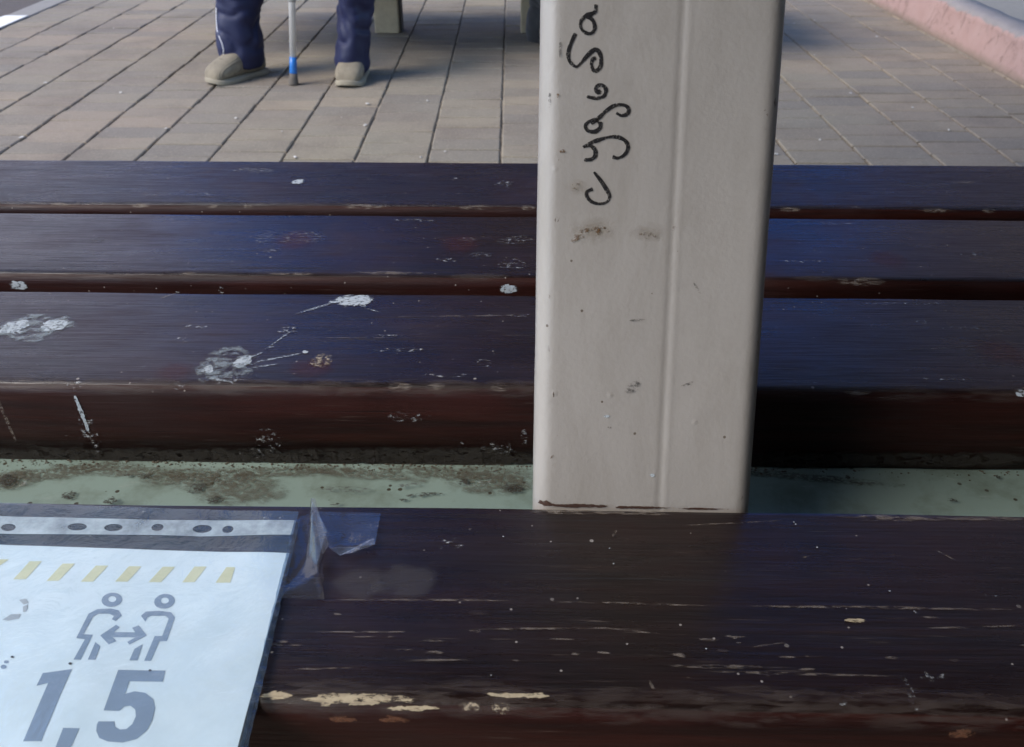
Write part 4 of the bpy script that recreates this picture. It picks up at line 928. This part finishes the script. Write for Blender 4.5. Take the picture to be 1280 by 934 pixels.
def zrow(px, py, y): q = ony(px, py, y); return q.x, q.z
def person(name, label, base, shoes, legs, hipc, trous, jack, hands_at, shoe_mat, sole_mat, headc, group=None, piping=False):
    root = empty(name, base); tag(root, label, 'person', group); b = Vector(base)
    # body: one continuous surface
    hip = Vector(hipc) - b; ch = hip + Vector((0, 0.03, 0.30)); sh = hip + Vector((0, 0.0, 0.46)); nk = hip + Vector((0, -0.03, 0.55)); hd = Vector(headc) - b
    ms = [chain_mesh([[(hip, (0.16, 0.11)), (hip + Vector((0, 0.02, 0.15)), (0.15, 0.10)), (ch, (0.16, 0.11)), (sh, (0.12, 0.08)), (nk, 0.052), (hd + Vector((0, 0.01, -0.05)), 0.05)]])] + head_meshes(hd, None)
    jk = [chain_mesh([[(hip + Vector((0, 0, 0.02)), (0.19, 0.145)), (hip + Vector((0, 0.02, 0.15)), (0.19, 0.14)), (ch, (0.19, 0.135)), (sh, (0.13, 0.085)), (sh + Vector((0, -0.02, 0.06)), (0.062, 0.062))]])]
    tr = []
    for s_, (sx_, rings) in zip((-1, 1), legs):
        rr_ = [(Vector(c) - b, a, d) for c, a, d in rings]
        tr.append(inner(leg_loft(rr_, s_ * 3.0)))
        ms.append(chain_mesh([[(rr_[-1][0], 0.075), (rr_[-2][0], 0.055)] + [(q[0], 0.045) for q in rr_[-3::-1]] + [(rr_[0][0] + Vector((0, 0, -0.04)), 0.036)]]))
    tr.append(chain_mesh([[(hip + Vector((0, 0, 0.06)), (0.18, 0.13)), (hip + Vector((0, 0, -0.02)), (0.185, 0.14)), (hip + Vector((0, -0.10, -0.03)), (0.17, 0.09))]]))
    for s_, H in zip((-1, 1), hands_at):
        S_ = sh + Vector((s_ * 0.175, 0, -0.03)); Hh = Vector(H) - b; E_ = (S_ + Hh) / 2 + Vector((s_ * 0.10, 0.06, -0.12))
        ms.append(chain_mesh([[(sh + Vector((s_ * 0.06, 0, 0)), 0.05), (S_, 0.052), (E_, 0.040), (Hh, 0.027)]]))
        jk.append(chain_mesh([[(sh + Vector((s_ * 0.05, 0, -0.02)), 0.075), (S_, 0.078), ((S_ + E_) / 2, 0.064), (E_, 0.060), (E_.lerp(Hh, 0.5), 0.052), (E_.lerp(Hh, 0.90), 0.042)]]))
        d = (Hh - E_).normalized(); ms += fingers(Hh, d, Vector((0, 0, -1)), -s_, 0.55)
    body = link('body', fuse(ms, 0.007), SKINM, root, True)
    t = link('trousers', fuse(tr, 0.006, 2), trous, root, True)
    link('jacket', fuse(jk, 0.009, 5), jack, root, True)
    bm = bmesh.new(); bmesh.ops.create_icosphere(bm, subdivisions=4, radius=1)
    for v in bm.verts:
        q = v.co.copy(); v.co = Vector((q.x * 0.083, q.y * 0.098 + 0.010, q.z * 0.118 + 0.008)) * (1 + 0.03 * noise.noise(q * 6)) + hd
    bmesh.ops.delete(bm, geom=[v for v in bm.verts if (v.co - hd).z < 0.02 - 0.6 * (v.co - hd).y * 0 and (v.co - hd).y < 0.02 or (v.co - hd).z < -0.06 or ((v.co - hd).z < 0.055 and (v.co - hd).y < -0.03)], context='VERTS')
    bmobj('hair', bm, HAIRM, body, True)
    for (loc, rz) in shoes: shoe('shoe', Vector(loc) - b, rz, shoe_mat, sole_mat, root, 0.240, 0.096)
    return root, t
Yp = onz(440, 108, 0).y + 0.09           # shoe middle depth
def leg_px(rows_, yhem, depth=0.080):
    out = []
    for (py, x0, x1) in rows_:
        a = ony(x0, py, yhem); c = ony(x1, py, yhem); out.append((((a + c) / 2), (c.x - a.x) / 2 * 0.97, depth))
    return out
LY = onz(300, 106, 0).y + 0.125; RY = onz(440, 110, 0).y + 0.12
Lr = leg_px([(80, 279, 327), (75, 276, 330), (66, 273, 331), (50, 270, 330), (28, 269, 323), (0, 269, 328)], LY)
Rr = leg_px([(85, 419, 460), (78, 417, 464), (66, 419, 463), (40, 421, 464), (0, 420, 469)], RY, 0.082)
hipC = Vector((onz(368, 60, 0).x, FY0 + 0.20, SH + 0.10))
def up_leg(rings, s_):
    c, a, d = rings[-1]; c = Vector(c)
    knee = Vector((c.x + s_ * 0.01, c.y - 0.03, 0.50)); thigh = hipC + Vector((s_ * 0.10, -0.05, -0.02))
    return rings + [(c.lerp(knee, 0.55), a, d), (knee + Vector((0, 0.02, 0)), a + 0.004, 0.085), (knee.lerp(thigh, 0.35) + Vector((0, 0, 0.02)), 0.092, 0.088), (knee.lerp(thigh, 0.7), 0.10, 0.095), (thigh, 0.10, 0.10)]
sl_ = onz(300, 104, 0); sr_ = onz(440, 107, 0)
ctip = onz(367, 106, 0); ctop_x = ony(363.5, 0, ctip.y + 0.01).x
HC = Vector((ctip.x - 0.012, ctip.y + 0.02, 0.80))
shoesA = [((sl_.x - 0.004, sl_.y + 0.078, 0.0), R(-36)), ((sr_.x, sr_.y + 0.105, 0.0), R(-4))]
pA, trA = person('person', 'seated person in navy tracksuit trousers and beige knit shoes, cane between the knees', (hipC.x, (FY0 + sl_.y) / 2, 0),
       shoesA, [(0, up_leg(Lr, -1)), (1, up_leg(Rr, 1))], hipC, NAVY, JACK, [HC + Vector((-0.03, 0.07, 0.045)), HC + Vector((0.035, 0.09, 0.05))], CANVAS, SOLE, hipC + Vector((0, -0.06, 0.70)))
# white piping on the trouser leg
m_white = mk('white piping', (0.62, 0.62, 0.66))
bm = bmesh.new(); pts = []
tm = trA.data
for (px, py) in ((270.5, 10), (270.5, 25), (271.5, 38), (274, 46), (277.5, 54), (279.5, 62), (279, 71)):
    d = ray(px, py); o_ = CAM - Vector(pA.location)
    from mathutils.bvhtree import BVHTree
    bv = globals().get('BV') or BVHTree.FromPolygons([v.co for v in tm.vertices], [tuple(p_.vertices) for p_ in tm.polygons]); BV = bv
    hit = None
    for dx in range(0, 12):
        hit = bv.ray_cast(o_, ray(px + dx * 0.5, py).normalized())[0]
        if hit: break
    if hit: pts.append(hit)
if len(pts) > 2:
    bm_tube(bm, pts, 0.0022, 6); bmobj('piping', bm, m_white, trA, True)
# crutch
cane = empty('cane', (ctip.x, ctip.y, 0)); tag(cane, 'silver walking cane with blue tape above its worn rubber tip', 'cane')
zt_ = ony(365, 0, ctip.y).z; lean = Vector(((ony(364.2, 0, ctip.y).x - ctip.x) * 0.80 / zt_, HC.y - ctip.y, 0.80))
def cz(py): return ony(365, py, ctip.y).z
def cp(z): return lean * (z / 0.80)
z1, z2 = cz(93), cz(71.5)
bm = bmesh.new(); bm_tube(bm, [cp(0.0), cp(0.004), cp(0.012), cp(z1 * 0.6), cp(z1 + 0.004)], [0.0165, 0.0172, 0.0165, 0.0150, 0.0138], 20); bmobj('rubber_tip', bm, mk('worn rubber', (0.10, 0.085, 0.07), 0.8), cane, True)
bm = bmesh.new(); bm_tube(bm, [cp(z1), cp(z1 + 0.01), cp((z1 + z2) / 2), cp(z2)], [0.0132, 0.0130, 0.0126, 0.0122], 18); bmobj('tape_wrap', bm, mk('blue tape', (0.012, 0.13, 0.42), 0.35), cane, True)
m = M('brushed aluminium'); p = m.obj(); m.set(Base_Color=(0.74, 0.72, 0.69), Metallic=0.25, Roughness=0.35); m.bump(m.noise(m.map(p, (300, 300, 4)), 1, 3), 0.1, 0.001)
bm = bmesh.new(); bm_tube(bm, [cp(z2 - 0.01), cp(0.5), cp(0.76)], 0.0110, 18); bmobj('shaft', bm, m.m, cane, True)
bm = bmesh.new(); zr = cz(0); bm_tube(bm, [cp(zr - 0.006), cp(zr + 0.012)], 0.0140, 18); bmobj('collar', bm, mk('grey collar', (0.35, 0.33, 0.31), 0.4), cane, True)
bm = bmesh.new(); bm_tube(bm, [cp(0.75) , cp(0.79) + Vector((0, 0, 0)), cp(0.80) + Vector((0, -0.03, 0.008)), cp(0.80) + Vector((0, -0.07, 0.0))], [0.012, 0.014, 0.014, 0.012], 14); bm_tube(bm, [cp(0.80) + Vector((0, -0.01, 0.004)), cp(0.80) + Vector((0, 0.06, 0.01))], 0.013, 14); bmobj('handle', bm, mk('black grip', (0.02, 0.02, 0.02), 0.5), cane, True)

# second person, feet drawn back under the far bench, mostly behind the post
f2 = onz(674, 58, 0); hip2 = Vector((f2.x + 0.16, FY0 + 0.27, SH + 0.10))
def leg2(xa, s_):
    y = f2.y + 0.14; c0 = Vector((xa, y, 0.085))
    k = Vector((xa + s_ * 0.02, FY0 - 0.10, 0.50)); th = hip2 + Vector((s_ * 0.10, -0.06, -0.02))
    low = []
    for (py, w0) in ((47, 661), (43, 658.5), (34, 656.5), (24, 657), (14, 660), (0, 662)):
        e = ony(w0, py, y - 0.02); low.append((Vector((e.x + 0.072 + (xa - XA), y - 0.02, e.z)), 0.072, 0.075))
    return low + [(k + Vector((0, 0.03, -0.02)), 0.082, 0.085), (k.lerp(th, 0.5) + Vector((0, 0, 0.02)), 0.092, 0.09), (th, 0.10, 0.10)]
XA = f2.x + 0.02
xa = XA; xb = xa + 0.26
person('person', 'second seated person in charcoal trousers, mostly hidden by the grey post', (hip2.x, FY0 + 0.05, 0),
       [((xa + 0.012, f2.y + 0.15, 0), R(8)), ((xb, f2.y + 0.17, 0), R(4))], [(0, leg2(xa, -1)), (1, leg2(xb, 1))], hip2, DARK, DARKJ, [hip2 + Vector((-0.12, -0.36, 0.08)), hip2 + Vector((0.12, -0.36, 0.08))], DSHOE, DSOLE, hip2 + Vector((0, -0.06, 0.70)))

# ------------------------------------------------------------------ small litter on the paving
m = M('pale litter'); m.set(Base_Color=(0.50, 0.47, 0.42), Roughness=0.8)
bm = bmesh.new()
for (x, y, s_) in ((27, 172, 9), (56, 104, 7), (142, 36, 5), (70, 70, 4), (151, 116, 6), (207, 161, 6), (295, 148, 5), (352, 165, 4), (427, 147, 3), (456, 157, 7), (459, 130, 7), (534, 126, 5), (556, 190, 5), (369, 197, 6), (526, 197, 4),
                   (1063, 117, 6), (1096, 46, 5), (1018, 26, 5), (992, 30, 4), (1140, 135, 5), (1018, 69, 3), (1025, 175, 6), (970, 193, 6), (1186, 163, 4)):
    q = onz(x, y, 0.002); rad = s_ * 0.2 / 90 * 0.42; n = 8; jr = random.Random(x)
    ring = [bm.verts.new((q.x + math.cos(a) * rad * jr.uniform(0.6, 1.2), q.y + math.sin(a) * rad * jr.uniform(0.9, 1.8), 0.002 + jr.uniform(0, 0.003))) for a in [2 * math.pi * k / n for k in range(n)]]
    c = bm.verts.new((q.x, q.y, 0.0055))
    for k in range(n): bm.faces.new((ring[k], ring[(k + 1) % n], c))
tag(bmobj('litter_flecks', bm, m.m), 'small white flecks of litter scattered over the paving', 'litter', kind='stuff')

# ------------------------------------------------------------------ unseen shelter roof, walls and building, added for shade and plank reflections
m = M('dark roof sheet'); p = m.obj(); m.set(Base_Color=m.mix(m.noise(p, 3, 4), (0.05, 0.045, 0.042), (0.08, 0.07, 0.065)), Roughness=0.6)
ROOF = m.m
RX0, RX1, RY0, RY1, RZ = -1.55, 4.2, -2.2, 1.9, 2.46  # roof extent set by the shade it throws on the bench
roof = empty('unseen_shelter_roof', (0, 0, RZ)); tag(roof, 'unseen dark sheet metal shelter roof on the grey post, sized to shade the bench', 'roof')
for k in range(9):
    xa_ = RX0 + (RX1 - RX0) * k / 9; xb_ = RX0 + (RX1 - RX0) * (k + 1) / 9
    bm = bmesh.new(); bm_box(bm, ((xa_ + xb_) / 2, (RY0 + RY1) / 2, 0.012), (xb_ - xa_ - 0.004, RY1 - RY0, 0.02), 0.004); bmobj('roof_panel', bm, ROOF, roof)
for y in (RY0 + 0.1, 1.16, RY1 - 0.08):
    bm = bmesh.new(); bm_box(bm, ((RX0 + RX1) / 2, y, -0.05), (RX1 - RX0, 0.06, 0.10), 0.004); bmobj('purlin', bm, POSTM, roof)

bm = bmesh.new(); bm_box(bm, (0, 0, 0), (RX1 + 0.7, 0.04, 2.0), 0.004)  # unseen wall, added to block sky light from behind the camera
wall = bmobj('shade_back_wall', bm, mk('brown wall sheet', (0.10, 0.085, 0.075), 0.6)); wall.location = ((RX1 - 0.7) / 2, -0.95, 1.25)
tag(wall, 'unseen brown sheet wall behind the camera, added to darken the post and plank fronts', 'wall')

# unseen building, added so its panels give the coloured reflections in the varnish
shop = empty('added_building', (0, 7.4, 0)); tag(shop, 'unseen building with blue, brown and pale panels, added for the plank reflections', 'building')
bm = bmesh.new(); bm_box(bm, (0, 4.1, 3.9), (24, 8, 7.8)); bmobj('wall', bm, mk('brown wall render', (0.16, 0.10, 0.085), 0.85), shop)
bm = bmesh.new(); bm_box(bm, (0, 4.1, 7.95), (24.6, 8.6, 0.25), 0.03); bmobj('roof', bm, ROOF, shop)
C_BLUE = mk('cobalt blue cladding', (0.010, 0.165, 0.60), 0.5); C_BROWN = mk('brown cladding', (0.075, 0.042, 0.036), 0.7); C_PALE = mk('pale lilac cladding', (0.88, 0.80, 0.84), 0.7); C_GREY = mk('grey brown cladding', (0.17, 0.125, 0.12), 0.7)  # panel colours picked for the bands reflected in the planks
px_ = -11.4
while px_ < 11.4:
    cx_ = px_ + 0.3; mt = C_PALE if cx_ < -3.2 else C_BLUE if cx_ < -1.5 else C_BROWN if cx_ < 1.9 else C_BLUE if cx_ < 3.1 else C_GREY
    for k in range(3):
        bm = bmesh.new(); bm_box(bm, (cx_, 0.06, 1.4 + 2.55 * k), (0.585, 0.06, 2.53), 0.006); bmobj('reflection_panel', bm, mt, shop)
    px_ += 0.6
bm = bmesh.new(); bm_box(bm, (0, 0, 0), (0.04, 2.1, 2.0), 0.004)  # unseen wall, added to block light from the right
side = bmobj('shade_side_wall', bm, mk('brown side sheet', (0.10, 0.085, 0.075), 0.6)); side.location = (1.50, 0.12, 1.25)
tag(side, 'unseen brown sheet wall right of the bench, added to darken its right side', 'wall')
